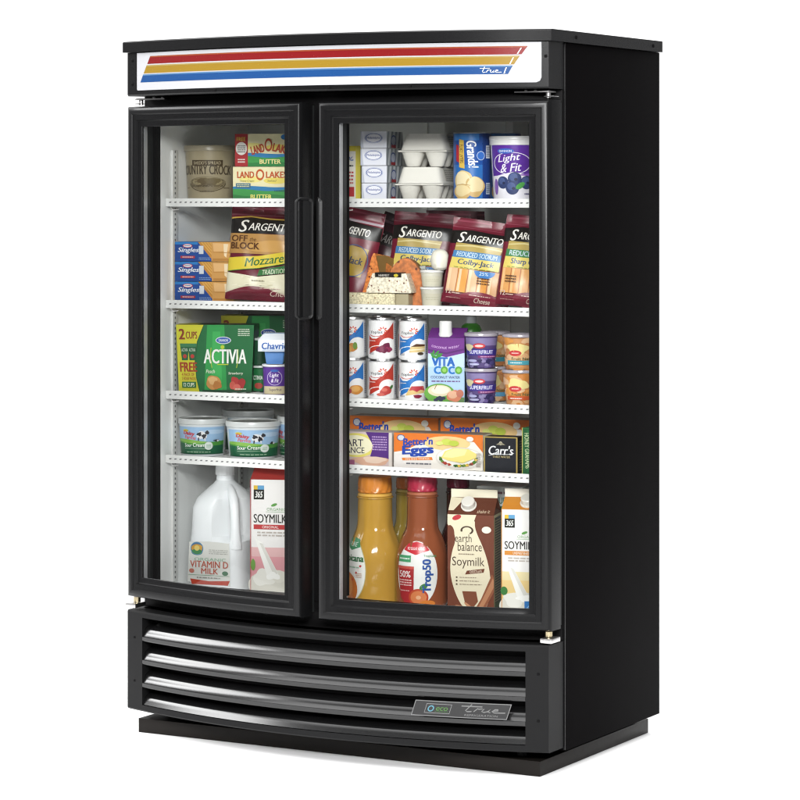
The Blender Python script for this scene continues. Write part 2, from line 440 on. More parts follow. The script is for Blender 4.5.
mb.v = mb.v[:-8] + [(x, ys(x) - (.0032 if y < -.05 else -.004), z) for x, y, z in mb.v[-8:]]
mb.build('nameplate', grille)

# plinth
mb = MB(); mb.box(.0286, 1.1673, .0097, .6321, .0005, .036, BASEM, .001)
mb.box(.05, 1.147, .10, .60, .0362, .0508, BLACKD)
for x in (.12, .4, .8, 1.1): mb.lathe([(.012, 0), (.012, .02)], STEEL if x in (.4, .8) else BLACKD, 16, (x, .0 if x in (.4, .8) else .04, .0365) if False else (x, .05, .0365))
mb.build('plinth', fridge)

# doors
ZD0, ZD1, DOFF = .3448, 1.5935, .0005
def door_loop(x0, x1, z0, z1, n=18):
    L = [(x0+(x1-x0)*k/n, z0) for k in range(n)] + [(x1, z0)] + [(x1, z1)]
    L += [(x1+(x0-x1)*k/n, z1) for k in range(1, n)] + [(x0, z1)]
    return L
def ysd(x): return ys(min(max(x, -.02), W+.02))
def frame_ring(mb, x0, x1, z0, z1, prof, m):
    secs = []
    for d, y in prof:
        secs.append([(x, ysd(x) + DOFF + y, z) for x, z in door_loop(x0+d, x1-d, z0+d, z1-d)])
    secs.append(secs[0]); return mb.loft(secs, m, caps=False)
PROF = [(0, .058), (0, .0125), (.0012, .0070), (.004, .0028), (.008, .0006), (.012, 0), (.0185, 0), (.0215, .0035), (.034, .0045), (.0375, .0095), (.0395, .0105), (.051, .0115), (.052, .0125), (.052, .0150), (.0495, .0155), (.041, .058)]
def make_door(x0, x1, hside):
    mb = MB(); frame_ring(mb, x0, x1, ZD0, ZD1, PROF, BLACK); door = mb.build('door', fridge, smooth=25)
    mb = MB(); n = 16; a, b_ = x0+.0497, x1-.0497; vs = []; fs = []
    for y in (.0175, .0215):
        for k in range(n+1):
            x = a+(b_-a)*k/n; vs += [(x, ysd(x)+DOFF+y, ZD0+.0497), (x, ysd(x)+DOFF+y, ZD1-.0497)]
    for k in range(n): fs.append((2*k, 2*k+2, 2*k+3, 2*k+1))
    mb.add(vs[:2*(n+1)], fs, GLASS); mb.build('glass', door)
    mb = MB(); frame_ring(mb, x0, x1, ZD0, ZD1, [(.0460, .0235), (.0497, .0235), (.0475, .0405), (.0440, .0405)], SPACER)
    frame_ring(mb, x0, x1, ZD0, ZD1, [(.0425, .041), (.0468, .041), (.0450, .056), (.0400, .056)], GASKET)
    mb.build('glazing_spacer', door)
    mb = MB(); frame_ring(mb, x0+.006, x1-.006, ZD0+.006, ZD1-.006, [(.0, .0582), (.034, .0582), (.031, .0775), (.0, .0775)], GASKET)
    mb.build('gasket', door)
    # pull: a scooped vertical channel on the meeting edge
    xe = x1 if hside > 0 else x0
    p0 = Vector((xe - hside*.011, ysd(xe)+DOFF-.002, 0)); p1 = Vector((xe + hside*.017, ysd(xe)+DOFF+.034, 0))
    z0, z1, r = 1.066, 1.364, .014
    def rr(inset, out):
        pts = []; nrm = Vector((hside*.79, -.61, 0))
        Lw = (p1-p0).length; dirv = (p1-p0).normalized()
        for cx, cz, a0 in ((Lw-r, z0+r, -90), (Lw-r, z1-r, 0), (r, z1-r, 90), (r, z0+r, 180)):
            for k in range(6):
                an = R(a0 + 18*k); s_, z = cx + (r-inset)*math.cos(an), cz + (r-inset)*math.sin(an)
                q = p0 + dirv*s_ + nrm*out; pts.append((q.x, q.y, z))
        return pts
    mb = MB(); mb.loft([rr(-.001, -.004), rr(0, .003), rr(.0025, .005), rr(.005, .004), rr(.0085, -.001)], mat('handle_black', (.005, .005, .0052), .42, .2))
    mb.build('handle', door)
    return door
make_door(-.0025, .5775, 1)
make_door(.6255, 1.1975, -1)

# hinges
def hinge(x, s_, z, up):
    mb = MB(); y = ys(min(max(x, 0), W))
    if up:
        mb.box(min(x, x-s_*.09), max(x, x-s_*.09), .018, .060, z, z+.0035, STEEL, .001)
        mb.box(x-.012, x+.012, .02, .05, z-.0105, z-.0085, STEEL, .0008)
        mb.lathe([(.006, 0), (.006, .017)], STEEL, 16, (x-s_*.008, .034, z-.013))
        for d in (.045, .07): mb.lathe([(.004, 0), (.004, .003)], STEEL, 12, (x-s_*d, .04, z+.0035))
    else:
        mb.box(x-.014, x+.016, .002, .05, .3165, .3275, STEEL, .0015)
        mb.lathe([(.009, 0), (.009, .0125)], BRASS, 20, (x-s_*.004, .028, .3287))
    return mb.build('hinge', fridge)
hinge(.012, -1, 1.611, True); hinge(W-.012, 1, 1.611, True); hinge(.008, -1, 0, False); hinge(W-.012, 1, 0, False)

# pilasters with punched holes
def pilaster(x, y):
    s_ = 1 if x < .5 else -1
    mb = MB(); mb.box(min(x, x+s_*.005), max(x, x+s_*.005), y, y+.022, .37, 1.484, WHITE, .001)
    vs = []; fs = []; z = .378
    while z < 1.478:
        k = len(vs); xx = x + s_*.0053
        vs += [(xx, y+.0085, z), (xx, y+.0135, z), (xx, y+.0135, z+.006), (xx, y+.0085, z+.006)]; fs.append((k, k+1, k+2, k+3)); z += .0134
    mb.add(vs, fs, SLOT); return mb.build('pilaster', liner)
for x in (.0497, W-.0497):
    for y in (.128, .45): pilaster(x, y)

# shelves: white wire decks with a slotted lip, one run behind each door
SH = {1: 1.360, 2: 1.099, 3: .866, 4: .701}
def make_shelf(x0, x1):
    sh = MB()
    for k in range(24):
        x = x0 + .01 + (x1-x0-.02)*k/23; sh.tube([(x, .104, -.0065), (x, .485, -.0065)], .0022, WHITE, 6)
    for y in (.2, .34, .484): sh.tube([(x0+.002, y, -.011), (x1-.002, y, -.011)], .0028, WHITE, 6)
    so = sh.build('shelf', fridge)
    lp = MB(); lp.box(x0, x1, .0995, .1035, -.0215, 0, WHITE, .0016); lp.box(x0, x1, .1037, .112, -.0215, -.0175, WHITE, .001)
    vs = []; fs = []; x = x0 + .008
    while x < x1 - .012:
        k = len(vs); vs += [(x+.002, .0992, -.0118), (x+.0085, .0992, -.0118), (x+.0105, .0992, -.0086), (x+.004, .0992, -.0086)]; fs.append((k, k+1, k+2, k+3)); x += .0158
    lp.add(vs, fs, SLOT); lp.build('shelf_lip', so)
    cl = MB(); cl.tube([(x0+.002, .118, -.020), (x0+.008, .122, -.030), (x0+.02, .13, -.028)], .002, STEEL, 8); cl.build('clip', so)
    return so
proto = make_shelf(.0515, .568); proto.location.z = SH[1]
proto2 = make_shelf(.5695, W-.0515); proto2.location.z = SH[1]
for k in (2, 3, 4):
    for p in (proto, proto2):
        c = dup_part(p, fridge); c.location.z = SH[k]
FLOOR = .3525
def Z(sh): return SH[sh] - .0040 if sh else FLOOR

# ================================================================== the food
def place(pl, pr, py, YF, sh, rot, depth, z=None, hh=None):
    fx, fy, wd = span(pl, pr, YF, rot)
    z0 = Z(sh) if z is None else z
    h = hh or level((pl+pr)/2, py, fy) - z0
    return (fx - math.sin(rot)*depth/2, fy + math.cos(rot)*depth/2, z0 + .0004), wd, h
def box_item(name, label, cat, group, pl, pr, py, YF, sh, rot, depth, base, front=None, side=None, top=None, z=None, hh=None, kind='card', bev=.002, taper=0):
    loc, wd, h = place(pl, pr, py, YF, sh, rot, depth, z, hh)
    mb = MB(); mb.box(-wd/2, wd/2, -depth/2, depth/2, 0, h, H(base, kind), bev)
    def tp(u, v): return 1 - taper*(1 - v/h)
    if taper: mb.v = [(x*tp(0, z_), y*tp(0, z_), z_) for x, y, z_ in mb.v]
    if front: A = Art(wd, h, kind); front(A); mb.art(A, lambda u, v, o_: (u*tp(u, v), (-depth/2)*tp(u, v) - o_, v))
    if side: A = Art(depth, h, kind); side(A); mb.art(A, lambda u, v, o_: (wd/2*tp(u, v) + o_, u*tp(u, v), v))
    if top: A = Art(wd, depth, kind); top(A); mb.art(A, lambda u, v, o_: (u, v - depth/2, h + o_))
    ob = mb.build(name, None, loc=loc, rot=rot); tag(ob, label, cat, group)
    ob['h'] = h
    return ob
def prof_r(prof, z):
    for (r0, z0), (r1, z1) in zip(prof, prof[1:]):
        if z0 <= z <= z1 and z1 > z0: return r0 + (r1-r0)*(z-z0)/(z1-z0)
    return prof[-1][0] if z > prof[-1][1] else prof[0][0]
def round_body(mb, prof, m, art, zlo, zhi, arc, facing=0, du=.006, dv=None, kind='plastic', n=56):
    mb.lathe(prof, m, n)
    rm = max(prof_r(prof, zlo), prof_r(prof, zhi)); A = Art(arc*rm, zhi-zlo, kind); art(A)
    def f(u, v, o_):
        a = u/rm + facing; r = prof_r(prof, zlo+v) * 1.0012 + o_ + .0001; return (r*math.sin(a), -r*math.cos(a), zlo+v)
    mb.art(A, f, du, dv); return mb
FACE = .52      # turn of a round label towards the viewer

# ---------- left door, top shelf
x, y, r = round_at(184, 238, .15); h = .142
t = thing('spread_tub', 'large tan margarine tub with brown printed lettering behind the butter cartons', 'tub', (x, y, Z(1)))
def crock(A):
    A.rect(.20, .70, .80, .82, '#4a3c26'); A.text("SHEDD'S SPREAD", .24, .725, .76, .795, '#c0b394', .01)
    A.text('COUNTRY CROCK', -.10, .49, .99, .70, '#4f4230', .02, curve=.10)
    A.ell(.5, .32, .36, .15, '#8c7f63', wob=.04); A.lines(.18, .24, .82, .40, 7, '#5d5038'); A.ell(.5, .36, .30, .08, '#a0936f', wob=.1); A.lines(.25, .32, .75, .42, 4, '#6c5d42')
    A.ell(.42, .37, .10, .07, '#6c5d42', wob=.15); A.ell(.6, .36, .14, .08, '#756748', wob=.15)
    for k in range(5): A.stroke([(.2+.06*k, .24), (.45+.04*k, .31)], .006, '#5d5038')
    A.ring(.5, .32, .37, .18, .06, '#5d5038', a0=180, a1=360); A.lines(.36, .13, .64, .17, 1, '#5d5038')
    A.lines(.02, .2, .1, .24, 1, '#6c5d42'); A.lines(.82, .2, .96, .24, 1, '#6c5d42')
mb = MB(); P = [(r*.84, 0), (r*.86, .004), (r*.95, h-.016), (r*.95, h-.012)]
round_body(mb, P, H('#a99d80', 'plastic'), crock, .004, h-.018, 2.2, .40); mb.build('body', t)
mb = MB(); mb.lathe([(r*.97, h-.016), (r, h-.015), (r, h-.005), (r*.985, h-.002), (r*.95, h-.001), (r*.93, h-.003)], H('#aaa088', 'plastic'), 56); mb.build('lid', t)

def butter(A, up):
    A.rect(0, 0, 1, 1, '#e9dfa6'); A.rect(0, .38, 1, 1, '#efe6b8')
    A.wave(.12, .02, .40, '#2f7fb5', 0, 1); A.wave(0, .035, .30, '#3f9a4c', 1, 1); A.wave(0, .03, .14, '#2e8040', 2.4, 1.4)
    A.ell(.3, .62, .2, .1, '#f2e58a'); A.ell(.72, .58, .2, .1, '#ecd96a')
    if up:
        A.rect(0, 0, .2, 1, '#a5272b'); A.wave(0, .0, 1, '#a5272b', 0, 1, .2, .22); A.ell(.11, .55, .095, .2, '#e6e2da'); A.lines(.04, .42, .18, .66, 4, '#555555')
        A.text('FREE', .03, .78, .18, .9, '#e3c24a', .02); A.lines(.05, .1, .17, .25, 2, '#e8d8d0')
        A.text('LAND', .27, .40, .50, .66, '#b5452a', .03, rot=14); A.text('LAKES', .64, .40, .98, .66, '#b5452a', .03, rot=-12)
        A.ring(.57, .66, .065, .2, .35, '#b5452a'); A.text('BUTTER', .42, .08, .78, .22, '#efe39a', .03)
        A.ell(.84, .9, .06, .08, '#2c76b8')
    else:
        A.text('LAND', .07, .66, .36, .86, '#c2551f', .03); A.text('LAKES', .56, .66, .92, .86, '#c2551f', .03); A.ring(.46, .76, .07, .17, .35, '#c2551f')
        A.text('Sweet Cream', .12, .54, .36, .61, '#8c8a52', .0, .3); A.text('Salted', .58, .55, .74, .61, '#8c8a52', 0, .3)
        A.rect(.05, .36, .30, .50, '#40708a'); A.lines(.07, .38, .28, .48, 2, '#d8d2a0')
        A.text('BUTTER', .30, .02, .66, .16, '#e9e27a', .03); A.lines(.7, .24, .95, .30, 1, '#1d4f74')
lb = box_item('butter_carton', 'yellow butter carton with blue and green bands under the red-ended carton', 'butter carton', 'butter cartons on the top shelf', 233, 292, 167, .114, 1, .36, .065, '#e4d89a', lambda A: butter(A, 0), lambda A: A.rect(0, 0, 1, .35, '#3f9a4c'))
box_item('butter_carton', 'butter carton with red left end panel, stacked on another butter carton', 'butter carton', 'butter cartons on the top shelf', 235, 294, 134, .117, 1, .33, .065, '#e4d89a', lambda A: butter(A, 1), None, z=Z(1)+lb['h']+.001)

# ---------- left door, second shelf: cheese slices and a bag
def singles(i, pt, z, lab):
    def fr(A):
        A.rect(0, 0, .64, 1, '#1f4a96'); A.poly([(.40, 1), (.64, 1), (.64, .12)], '#c58a3c'); A.poly([(.44, 1), (.64, 1), (.64, .3)], '#dba553')
        for k in range(4): A.stroke([(.44+.05*k, .98), (.64, .30+.16*k)], .008, '#b47c34')
        A.rect(0, .86, .40, 1, '#2f7fc6')
        A.ell(.22, .80, .085, .10, '#c8414a'); A.ell(.22, .80, .07, .075, '#e9e6e6'); A.lines(.17, .77, .27, .84, 1, '#2b4f98')
        A.text('Singles', .05, .40, .42, .72, '#eef0f4', .02, .25); A.rect(.10, .16, .35, .28, '#b2303a'); A.lines(.13, .18, .32, .26, 1, '#e6cfd0')
        A.rect(.42, .38, .50, .80, '#d6dbe2'); A.lines(.42, .06, .62, .22, 2, '#7f9ac8')
        A.rect(.64, 0, 1, 1, '#cf9a55'); A.poly([(.66, .95), (.96, .90), (.98, .55), (.68, .5)], '#e3b377'); A.rect(.66, .02, .97, .16, '#b9823f')
        A.poly([(.85, .9), (.93, .9), (.90, .2), (.86, .3)], '#efd9b4'); A.stroke([(.66, .48), (.98, .44)], .01, '#b9823f')
    o_ = box_item('cheese_slices_pack', lab, 'cheese pack', 'packs of cheese slices', 175, 233.5 - i*.6, pt, .116 + .003*(i % 2), 2, .30, .09, '#d29d58', fr, None, lambda A: (A.rect(0, 0, .62, 1, '#2f7fc6'), A.rect(.62, 0, 1, 1, '#d9ab68')), z=z, kind='film', bev=.006, hh=.0500)
    return z + .0512
z = Z(2)
z = singles(0, 0, z, 'blue and orange cheese slices pack at the bottom of the pile of three')
z = singles(1, 0, z, 'blue and orange cheese slices pack in the middle of the pile of three')
z = singles(2, 0, z, 'blue and orange cheese slices pack on top of the pile of three')

def bag(name, label, cat, group, pl, pr, ptop, YF, sh, rot, lean, roll, thick, art, base, h=None, wm=None, z=None, crumple=.004, dx=0):
    fx, fy, wd = span(pl, pr, YF + thick, rot); wd = wm or wd
    z0 = Z(sh) if z is None else z
    hh = h or (level((pl+pr)/2, ptop, fy) - z0) / math.cos(lean)
    ph = [random.random()*6 for _ in range(8)]
    def dep(u, v):
        a = max(0, 1 - abs(2*u/wd)**3.2); b = max(0, min(1, v/hh/.10)) * max(0, min(1, (1 - v/hh - .10)/.14)); b = b*b*(3-2*b)
        wr = crumple * (math.sin(38*u + 22*v + ph[0]) * .5 + math.sin(65*v - 30*u + ph[1]) * .35 + math.sin(110*u + 40*v + ph[2])*.22)
        top = crumple * .8 * math.sin(60*u + ph[3]) * max(0, v/hh - .75) * 4
        return .0012 + thick * (a**.6) * (b**.55) + wr * (a**.5) * (.35 + .65*b) + top
    mb = MB(); nu, nv = 33, 45; vs = []; fs = []
    for sgn in (-1, 1):
        for j in range(nv+1):
            for i in range(nu+1):
                u = -wd/2 + wd*i/nu; v = hh*j/nv
                edge = .0016*math.sin(90*v + ph[4]) if i in (0, nu) else 0
                vs.append((u + edge, sgn*dep(u, v)*(1 if sgn < 0 else .7), v))
    N = (nu+1)*(nv+1)
    for q in (0, N):
        for j in range(nv):
            for i in range(nu):
                k = q + j*(nu+1) + i; f = (k, k+1, k+nu+2, k+nu+1); fs.append(f if q == 0 else f[::-1])
    ring = [i for i in range(nu+1)] + [j*(nu+1)+nu for j in range(1, nv+1)] + [nv*(nu+1)+i for i in range(nu-1, -1, -1)] + [j*(nu+1) for j in range(nv-1, 0, -1)]
    for a, b in zip(ring, ring[1:] + ring[:1]): fs.append((b, a, a+N, b+N))
    mb.add(vs, fs, H(base, 'film'))
    A = Art(wd, hh, 'film'); art(A); mb.art(A, lambda u, v, o_: (u, -dep(u, v) - o_*3 - .0008, v), wd/33, hh/45)
    ob = mb.build(name, None, smooth=60, loc=(fx + dx, fy, z0 + .002), rot=(-lean, roll, rot)); tag(ob, label, cat, group); return ob
BUR = '#6e1c2e'
def bag_head(A, name='SARGENTO', bx=.04):
    A.rect(.0, .885, 1, .9, '#8d4a58'); A.rect(.02, .955, .98, .975, '#8a3a4c')
    A.poly([(0, .69), (1, .70), (1, .845), (.62, .85), (.3, .865), (.0, .84)], '#1a1614')
    A.text(name[0], .11, .705, .24, .835, '#eeeae2', .012, .28); A.text(name[1:], .235, .725, .80, .805, '#eeeae2', .012, .28)
def moz(A):
    bag_head(A); A.stroke([(.0, .85), (.25, .875), (.5, .855), (1, .85)], .018, '#c3a047')
    A.rect(0, .48, 1, .69, '#b3864a'); A.ell(.6, .56, .4, .06, '#c99a55', wob=.1); A.text('OFF', .03, .605, .24, .67, '#5a3617', .03); A.text('the', .27, .61, .35, .65, '#5a3617', 0, .3); A.text('BLOCK', .03, .525, .40, .595, '#5a3617', .03)
    A.poly([(0, .29), (.4, .33), (1, .44), (1, .56), (.4, .46), (0, .43)], '#d9c23c'); A.stroke([(0, .29), (.4, .33), (1, .44)], .008, '#4c7a38')
    A.text('Mozzarella', .22, .38, .84, .47, '#2f6b35', .015, .3, rot=9)
    A.poly([(.40, .25), (1, .33), (1, .42), (.42, .315)], '#2f6b35'); A.text('TRADITIONAL CUT', .46, .29, .97, .34, '#d8e0c0', .0, .2, rot=7)
    A.poly([(0, .04), (0, .28), (.4, .24), (1, .32), (1, .04)], '#e2dcc0'); 
    for _ in range(26):
        x, y = random.uniform(.05, .95), random.uniform(.08, .24); A.stroke([(x, y), (x+random.uniform(-.08, .08), y+random.uniform(-.02, .02))], .012, random.choice(['#efe9d2', '#d2caa8', '#e9e3c8']))
    A.lines(.34, .19, .5, .21, 1, '#8c8468')
    A.wave(.0, .05, .09, BUR, -.6, .9); A.text('Cheese', .58, .045, .88, .10, '#e0c9b8', .0, .3); A.lines(.45, .115, .7, .13, 1, '#c9a59a')
bag('cheese_bag', 'burgundy bag of shredded white cheese beside the pile of cheese slices', 'cheese bag', 'burgundy cheese bags', 226, 306, 207, .122, 2, .33, .12, .05, .024, moz, BUR, h=.245)

# ---------- left door, third shelf: yoghurt multipacks
def activia(A):
    A.rect(0, 0, 1, 1, '#1d6a3a'); A.poly([(.35, 0), (.66, 0), (.62, 1), (.40, 1)], '#2f9a4c'); A.poly([(.44, 0), (.60, 0), (.57, .9), (.47, .9)], '#3fae58')
    A.poly([(0, 0), (.29, 0), (.25, .2), (.235, .45), (.27, .75), (.36, 1), (0, 1)], '#cfcb35'); A.stroke([(.29, 0), (.25, .2), (.235, .45), (.27, .75), (.36, 1)], .012, '#1a5a30')
    A.text('2', .03, .78, .11, .94, '#8a3a20', .03); A.text('CUPS', .12, .79, .27, .90, '#8a3a20', .02)
    for cx in (.10, .20): A.poly([(cx-.055, .68), (cx+.055, .68), (cx+.04, .47), (cx-.04, .47)], '#24603a'); A.poly([(cx-.06, .72), (cx+.06, .72), (cx+.055, .67), (cx-.055, .67)], '#3d7c50'); A.text('ACTIVIA', cx-.04, .60, cx+.04, .65, '#d8e6d0', 0); A.ell(cx, .53, .025, .03, '#b23a30')
    A.text('FREE', .03, .30, .26, .44, '#a03a20', .03); A.text('4 PACK OF', .05, .235, .22, .28, '#a03a20', .01); A.text('2 FOUR PACKS', .05, .175, .24, .22, '#a03a20', .01)
    A.rect(.05, .06, .24, .15, '#1d6a3a'); A.text('12 CUPS', .07, .075, .22, .135, '#e2ead0', .02)
    A.text('ACTIVIA', .35, .42, .92, .64, '#f2f4ee', .02); A.ell(.61, .77, .10, .055, '#e6e9f0'); A.ell(.61, .77, .092, .045, '#3c62b0'); A.text('DANNON', .55, .75, .67, .79, '#f0f2f6', .01)
    A.ell(.60, .67, .025, .03, '#b8cc3a'); A.stroke([(.53, .41), (.68, .41)], .012, '#b8cc3a'); A.stroke([(.45, .66), (.44, .5), (.46, .36)], .008, '#b8cc3a'); A.stroke([(.80, .64), (.81, .5), (.79, .36)], .008, '#b8cc3a')
    A.text('Peach', .38, .28, .50, .335, '#e6efd8', .01, .2); A.text('Strawberry', .68, .25, .88, .30, '#e6efd8', .01, .2)
    A.ell(.48, .14, .10, .105, '#c89050', wob=.06); A.ell(.47, .17, .06, .06, '#dfb176', wob=.1); A.ell(.53, .10, .06, .06, '#b97a3c', wob=.1)
    A.ell(.78, .13, .06, .10, '#b53a36', 15, wob=.08); A.ell(.86, .12, .05, .09, '#a52f30', -12, wob=.08); A.ell(.74, .10, .04, .06, '#c65a4c'); A.ell(.80, .07, .05, .05, '#d0655a')
    A.lines(.80, .83, .95, .95, 4, '#cfe0c8'); A.rect(.33, 0, 1, .03, '#123f24'); A.lines(.78, .03, .93, .06, 1, '#c6d8c0')
mb_l = box_item('yoghurt_multipack', 'green and yellow yoghurt multipack standing at the front of the shelf', 'yoghurt pack', 'green yoghurt multipacks', 176, 254, 325, .114, 3, .42, .10, '#1f5c34', activia, lambda A: A.rect(.05, .05, .95, .9, '#17482a'), lambda A: (A.rect(0, 0, .27, 1, '#b9b436'), A.rect(.3, .1, .5, .9, '#3d3a28'), A.rect(.6, .1, .85, .9, '#4a4632')), taper=.07)
box_item('yoghurt_multipack', 'green and yellow yoghurt multipack at the back, only its top showing', 'yoghurt pack', 'green yoghurt multipacks', 221, 299, 316, .262, 3, .42, .10, '#1f5c34', activia, None, lambda A: (A.rect(0, 0, .27, 1, '#b9b436'), A.rect(.3, .1, .85, .9, '#4a4632')), taper=.07)
# pyramid goat cheese tub on a purple yoghurt cup, green cup beside
def small_cup(name, label, cat, group, pl, pr, py, YF, sh, art, base, lidc, z=None, hh=None, tp=.80, lidh=.006, facing=FACE, arc=2.2, parts=True, inner=None):
    x, y, r = round_at(pl, pr, YF); z0 = Z(sh) if z is None else z
    h = hh or level((pl+pr)/2, py, YF) - z0
    t = thing(name, label, cat, (x, y, z0+.0004), 0, group); mb = MB()
    P = [(r*tp*.96, 0), (r*tp, .003), (r*.94, h-lidh-.002), (r*.985, h-lidh)]
    round_body(mb, P, H(base, 'plastic') if isinstance(base, str) else base, art, .003, h-lidh-.003, arc, facing); mb.build('cup', t)
    mb = MB(); lm = H(lidc, 'plastic') if isinstance(lidc, str) else lidc
    mb.lathe([(r*.97, h-lidh+.0003), (r*1.0, h-lidh+.0006), (r*1.0, h-.0012), (r*.985, h), (r*.9, h-.0006), (r*.86, h-.002)], lm, 48); mb.build('lid', t)
    t['h'] = h; return t
def lfcup(A):
    A.rect(0, 0, 1, 1, '#5b3591'); A.ring(.5, .62, .30, .28, .06, '#e8e0f2'); A.text('Light', .3, .62, .66, .80, '#eee8f6', .02, .25); A.text('& Fit', .36, .45, .66, .6, '#eee8f6', .02, .25)
    A.ell(.5, .90, .16, .05, '#3a62b0'); A.rect(0, 0, 1, .3, '#d8caa4'); A.text('Superfruit', .28, .09, .78, .23, '#6a5a6e', .01, .1)
c0 = small_cup('yoghurt_cup', 'small purple yoghurt cup with cream band, under the white cheese tub', 'yoghurt cup', 'small cups beside the multipack', 262, 288, 365, .118, 3, lfcup, '#5b3591', '#e4e4ea', tp=.88)
c0b = small_cup('yoghurt_cup', 'small dark green yoghurt cup wedged between multipack and purple cup', 'yoghurt cup', 'small cups beside the multipack', 250, 272, 366, .215, 3, lambda A: (A.rect(0, 0, 1, 1, '#1d6a3a'), A.text('ACTIVIA', .05, .5, .6, .7, '#e8efe4', .02), A.ell(.4, .22, .2, .14, '#a8443a')), '#1d5a34', '#c9d0cc', tp=.88)
small_cup('yoghurt_cup', 'small green yoghurt cup stacked on another, behind the white cheese tub', 'yoghurt cup', 'small cups beside the multipack', 249, 272, 334, .2145, 3, lambda A: A.rect(0, 0, 1, 1, '#1a4a30'), '#1a4a30', '#a9b4b0', z=Z(3)+c0b['h']+.001, tp=.88, hh=.07)
x, y, r = round_at(252, 290, .113); z0 = Z(3) + c0['h'] + .0006
t = thing('goat_cheese_tub', 'white over blue pyramid cheese tub balanced on the purple cup', 'cheese tub', (x+.012, y, z0), .5)
h = level(270, 334, .113) - z0
def quad(s, z, rc=.18, n=6):
    pts = []
    for cx, cy, a0 in ((1, -1, -90), (1, 1, 0), (-1, 1, 90), (-1, -1, 180)):
        for k in range(n):
            a = R(a0 + 90*k/(n-1)); pts.append((s*(cx*(1-rc) + rc*math.cos(a)), s*(cy*(1-rc) + rc*math.sin(a)), z))
    return pts
mb = MB(); q = r*.86
mb.loft([quad(q*.50, 0), quad(q*.55, h*.12), quad(q*.62, h*.42)], H('#5d8fd0', 'plastic')); mb.build('base', t)
mb = MB(); mb.loft([quad(q*.70, h*.421), quad(q*1.0, h*.425), quad(q*1.0, h*.78), quad(q*.97, h*.82), quad(q*.66, h)], H('#e6ebf2', 'plastic'))
A = Art(q*2, h*.34, 'plastic'); A.text('Chavrie', .10, .2, .92, .85, '#2c5fae', .03, .1); A.stroke([(.12, .12), (.9, .12)], .015, '#6fa0d8'); mb.art(A, lambda u, v, o_: (u*.96, -q - o_, h*.43 + v))
A = Art(q*1.7, h*.2, 'plastic'); A.rect(.05, .1, .95, .95, '#6f9fd6'); mb.art(A, lambda u, v, o_: (u*(1 - v/h*.9), -q*(1 - v/h*1.45) + .004 - o_, h*.82 + v)); mb.build('lid', t)

# ---------- left door, fourth shelf: sour cream tubs
def sour(A):
    A.rect(0, 0, 1, 1, '#9dc0e2'); A.ell(.75, .82, .25, .08, '#b9d3ec'); A.wave(0, .05, .50, '#86b84e', .8, .8); A.wave(0, .04, .44, '#4f9a3c', 2.4, .9)
    A.wave(0, .05, .36, '#17603e', 2.0, .6); A.text('Sour', .20, .26, .36, .40, '#eef2ea', .02, .1); A.text('Cream', .38, .27, .60, .42, '#eef2ea', .02, .1); A.lines(.25, .05, .70, .11, 1, '#a8c8a8'); A.stroke([(.2, .2), (.45, .22), (.62, .2)], .006, '#a8c8a8')
    A.ell(.24, .86, .06, .05, '#d0c23a'); A.text('Daisy', .19, .66, .42, .84, '#c8414a', .04, .15, rot=-6); A.text('Farms', .22, .55, .44, .68, '#d66a70', .03, .15, rot=-4)
    A.ell(.54, .70, .09, .14, '#e8e8ea', wob=.1); A.ell(.50, .74, .04, .07, '#2d2d33', wob=.2); A.ell(.58, .66, .035, .09, '#2d2d33', wob=.2); A.ell(.63, .80, .035, .07, '#3a3a40', wob=.1); A.stroke([(.49, .62), (.485, .50)], .02, '#2d2d33'); A.stroke([(.59, .60), (.60, .50)], .02, '#e0e0e4')
    A.ell(.66, .31, .075, .15, '#dfe9e2'); A.lines(.62, .25, .70, .36, 3, '#7fb08c'); A.ell(.80, .50, .05, .04, '#2d2d33', wob=.2); A.ell(.83, .49, .02, .04, '#e0e0e4')
    A.rect(.0, .0, 1, .02, '#0f4a30')
def sour_tub(label, pl, pr, py, YF, face):
    x, y, r = round_at(pl, pr, YF); h = level((pl+pr)/2, py, YF) - Z(4)
    t = thing('sour_cream_tub', label, 'sour cream tub', (x, y, Z(4)+.0004), 0, 'round sour cream tubs')
    mb = MB(); P = [(r*.84, 0), (r*.87, .004), (r*.955, h-.016), (r*.955, h-.012)]
    round_body(mb, P, H('#dfe4e6', 'plastic'), sour, .006, h-.020, 2.5, face); mb.build('body', t)
    mb = MB(); mb.lathe([(r*.965, h-.0145), (r, h-.0135), (r, h-.003), (r*.985, h), (r*.95, h), (r*.935, h-.004)], H('#d3d6d5', 'plastic'), 56)
    mb.build('lid', t)
    mb = MB(); mb.lathe([(r*.925, h-.0042), (r*.925, h-.0036)], H('#77786f', 'plastic'), 56); mb.build('lid_film', t)
sour_tub('sour cream tub with blue sky and green label, nearest the left cabinet wall', 178, 228, 420, .113, .42)
sour_tub('sour cream tub with blue sky and green label, beside the dark door edge', 225.5, 281, 423, .113, .62)
sour_tub('sour cream tub mostly hidden behind two others, its pale lid showing', 222, 275, 412, .262, .5)
sour_tub('sour cream tub at the back, a sliver of it beside the dark door edge', 277, 329, 418, .20, -.2)

